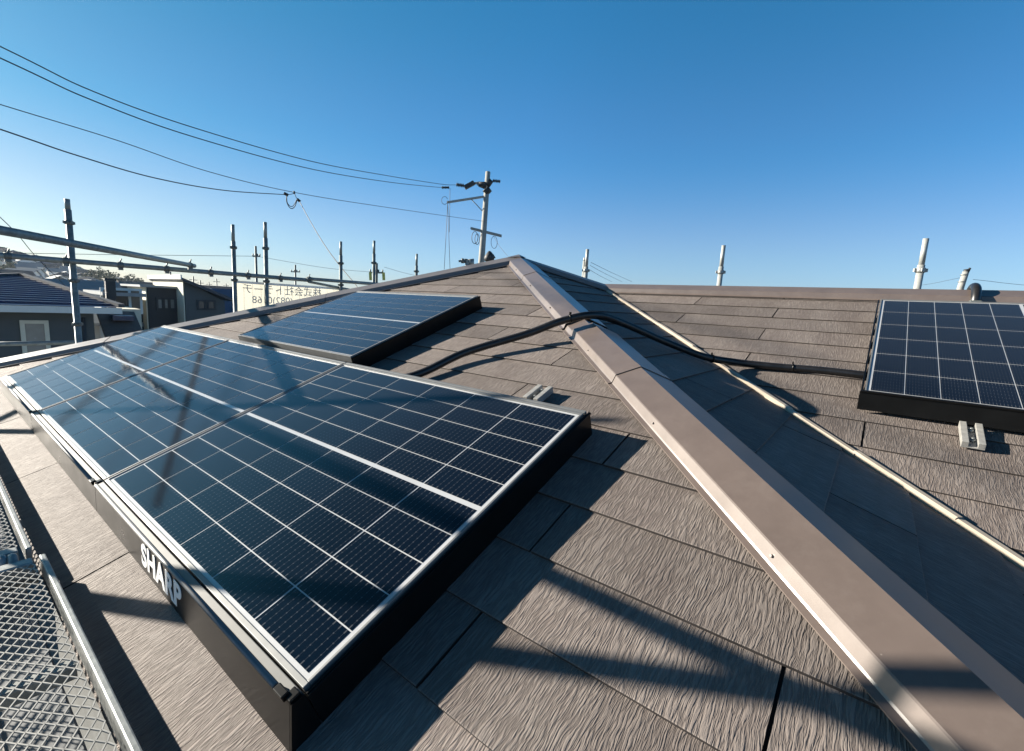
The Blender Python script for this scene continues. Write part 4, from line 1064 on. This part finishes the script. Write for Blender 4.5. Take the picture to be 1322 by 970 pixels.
mb = MB(); mb.tube(smooth_path([sp_(370,252), sp_(370,260), sp_(373,267), sp_(377,269.5), sp_(381,266), sp_(383.5,258)], 5), 0.014, 6); mb.tube(smooth_path([sp_(370,252), sp_(371,262), sp_(376,267), sp_(380,264), sp_(383,258)], 5), 0.012, 6); mb.build('loop', M['wire'], spl)
mb = MB(); mb.cyl(sp_(366.5,249.5), sp_(372,252.5), 0.05); mb.cyl(sp_(383.5,257), sp_(387.5,260.5), 0.045); mb.cyl(sp_(379.5,247), sp_(380,250.5), 0.03); mb.build('clamp', M['dark'], spl)
mb = MB(); mb.cyl(sp_(372,251.6), sp_(380,250), 0.010); mb.cyl(sp_(380,250), sp_(384,258), 0.010); mb.build('link', M['wire'], spl)
wire([at(386,259,18.2), at(400,285,17), at(420,318,15.5), at(440,345,14.5), at(456,364,13.8), at(462,372,13.5)], 0.017, 'service wire falling from the looped splice past a scaffold pole to the roof')
wire([at(637,305,PD), at(645,318,PD-2), at(658,334,PD-4), at(664,341,PD-5)], 0.010, 'short wire dropping from the utility pole to the roof apex')
wire([at(-20,262,15), at(20,300,17), at(45,330,19), at(75,360,21), at(90,375,22)], 0.012, 'thin wire slanting down at far left to the pale roofed house')
for k, (a, b) in enumerate((((763,339),(816,364)), ((762,343),(803,364)), ((762,349),(790,364)))):
    wire([at(*a, 30), at((a[0]+b[0])/2, (a[1]+b[1])/2+0.6, 40), at(*b, 52)], 0.018, ('uppermost', 'middle', 'lowest')[k] + ' of three thin wires slanting down beside the pole right of the apex')
# right hand distant pole
rp = at(1243, 360, 30.0)
rpo = empty('utility_pole', (rp.x, rp.y, GROUND)); tag(rpo, 'pale concrete pole top with dark fittings above the right ridge beside the bent pipe', 'utility pole')
rl_ = lambda px, py: at(px, py, 30.0) - rpo.location
mb = MB(); mb.tube([Vector((0,0,0)), rl_(1240,372), rl_(1247,351)], [0.17, 0.13, 0.12], 14); mb.build('shaft', M['concrete'], rpo)
mb = MB(); mb.cyl(rl_(1244,351), rl_(1251,350), 0.10); mb.cyl(rl_(1250,351), rl_(1252.5,346), 0.045); mb.cyl(rl_(1246,351), rl_(1247,348), 0.05); mb.build('fitting', M['dark'], rpo)
for z in (355, 364):
    mb = MB(); a_ = rl_(1246-(z-351)*0.33, z); mb.cyl(a_ - Z*0.02, a_ + Z*0.02, 0.145); mb.build('band', M['galv'], rpo)
wire([at(1239,359,30), at(1224,362,31), at(1205,366,32), at(1185,369,34)], 0.012, 'thin wire sagging left from the pale pole top on the right ridge')
wire([at(1256,361,30), at(1275,363,31), at(1300,366,32), at(1340,370,34)], 0.012, 'thin wire sagging right from the pale pole top on the right ridge')
# distant poles
def dist_pole(px, pytop, pybot, dist, label, arms, yellow=False):
    b = at(px, pybot, dist); o = empty('utility_pole', (b.x, b.y, GROUND)); tag(o, label, 'utility pole')
    t_ = at(px, pytop, dist) - o.location; t_.x = 0; t_.y = 0
    mb = MB(); mb.cyl((0,0,0), t_, 0.17, 0.11, 10); mb.build('shaft', M['clamp'], o)
    for y, w in arms:
        mb = MB(); a = at(px-w, y, dist) - o.location; b2 = at(px+w, y+w*0.05, dist) - o.location; mb.bar(a, b2, 0.14, 0.14)
        for k in range(4): p = a.lerp(b2, (k+.2)/3.4); mb.cyl(p, p + Z*0.28, 0.07, n=6)
        mb.build('cross_arm', M['clamp'], o)
    return o
dist_pole(331, 318, 354, 60, 'distant utility pole with one cross arm between two scaffold poles over the banner', [(331, 5)])
dist_pole(381.5, 342, 362, 75, 'distant twin topped utility pole over the middle of the banner', [(351, 6)])
yp = dist_pole(486, 340, 366, 45, 'distant utility pole with yellow line covers behind a scaffold pole', [(352, 9)])
for px in (478, 495):
    mb = MB(); mb.bar(at(px, 352, 44.8) - yp.location, at(px+0.6, 362, 44.8) - yp.location, 0.28, 0.25); mb.build('line_cover', M['yellow'], yp)
for k, (px, yt, dist) in enumerate(((221, 351, 110), (250, 357, 130), (259, 362, 160), (270, 364, 170), (280, 360, 150), (292, 366, 190))):
    b = at(px, 372, dist); o = empty('utility_pole', (b.x, b.y, GROUND)); tag(o, 'thin far off utility pole on the skyline above the modern house', 'utility pole', 'far poles on the skyline')
    hz_ = at(px, yt, dist).z - GROUND
    mb = MB(); mb.cyl((0,0,0), (0,0,hz_), 0.20, 0.14, 8); mb.build('shaft', M['clamp'], o)
    mb = MB(); mb.bar(-rt2*0.9 + Z*(hz_-0.8), rt2*0.9 + Z*(hz_-0.8), 0.14, 0.14); mb.build('cross_arm', M['clamp'], o)
wire([at(-30,326,50), at(150,329,55), at(331,331,60)], 0.03, 'faint far wire along the skyline left of the first distant pole')
wire([at(331,331,60), at(420,346,62), at(486,352,60)], 0.025, 'faint far wire between the distant poles above the banner')
wire([at(496,345,45), at(520,352,50), at(545,358,55)], 0.02, 'faint far wire right of the pole with yellow covers')

# ------------------------------------------------------------------ air between the camera and the far town
mb = MB(); mb.box((0, 0, (GROUND-1+9)/2), (3300, 3300, 9-(GROUND-1)))
hm = bpy.data.materials.new('air'); hm.use_nodes = True; hn = hm.node_tree
for n in list(hn.nodes): hn.nodes.remove(n)
ho = hn.nodes.new('ShaderNodeOutputMaterial'); hv = hn.nodes.new('ShaderNodeVolumePrincipled')
hv.inputs['Color'].default_value = (0.80, 0.88, 0.96, 1); hv.inputs['Density'].default_value = 0.00013; hv.inputs['Anisotropy'].default_value = 0.3
hn.links.new(hv.outputs[0], ho.inputs['Volume'])
hz_o = mb.build('haze', hm); tag(hz_o, kind='stuff')
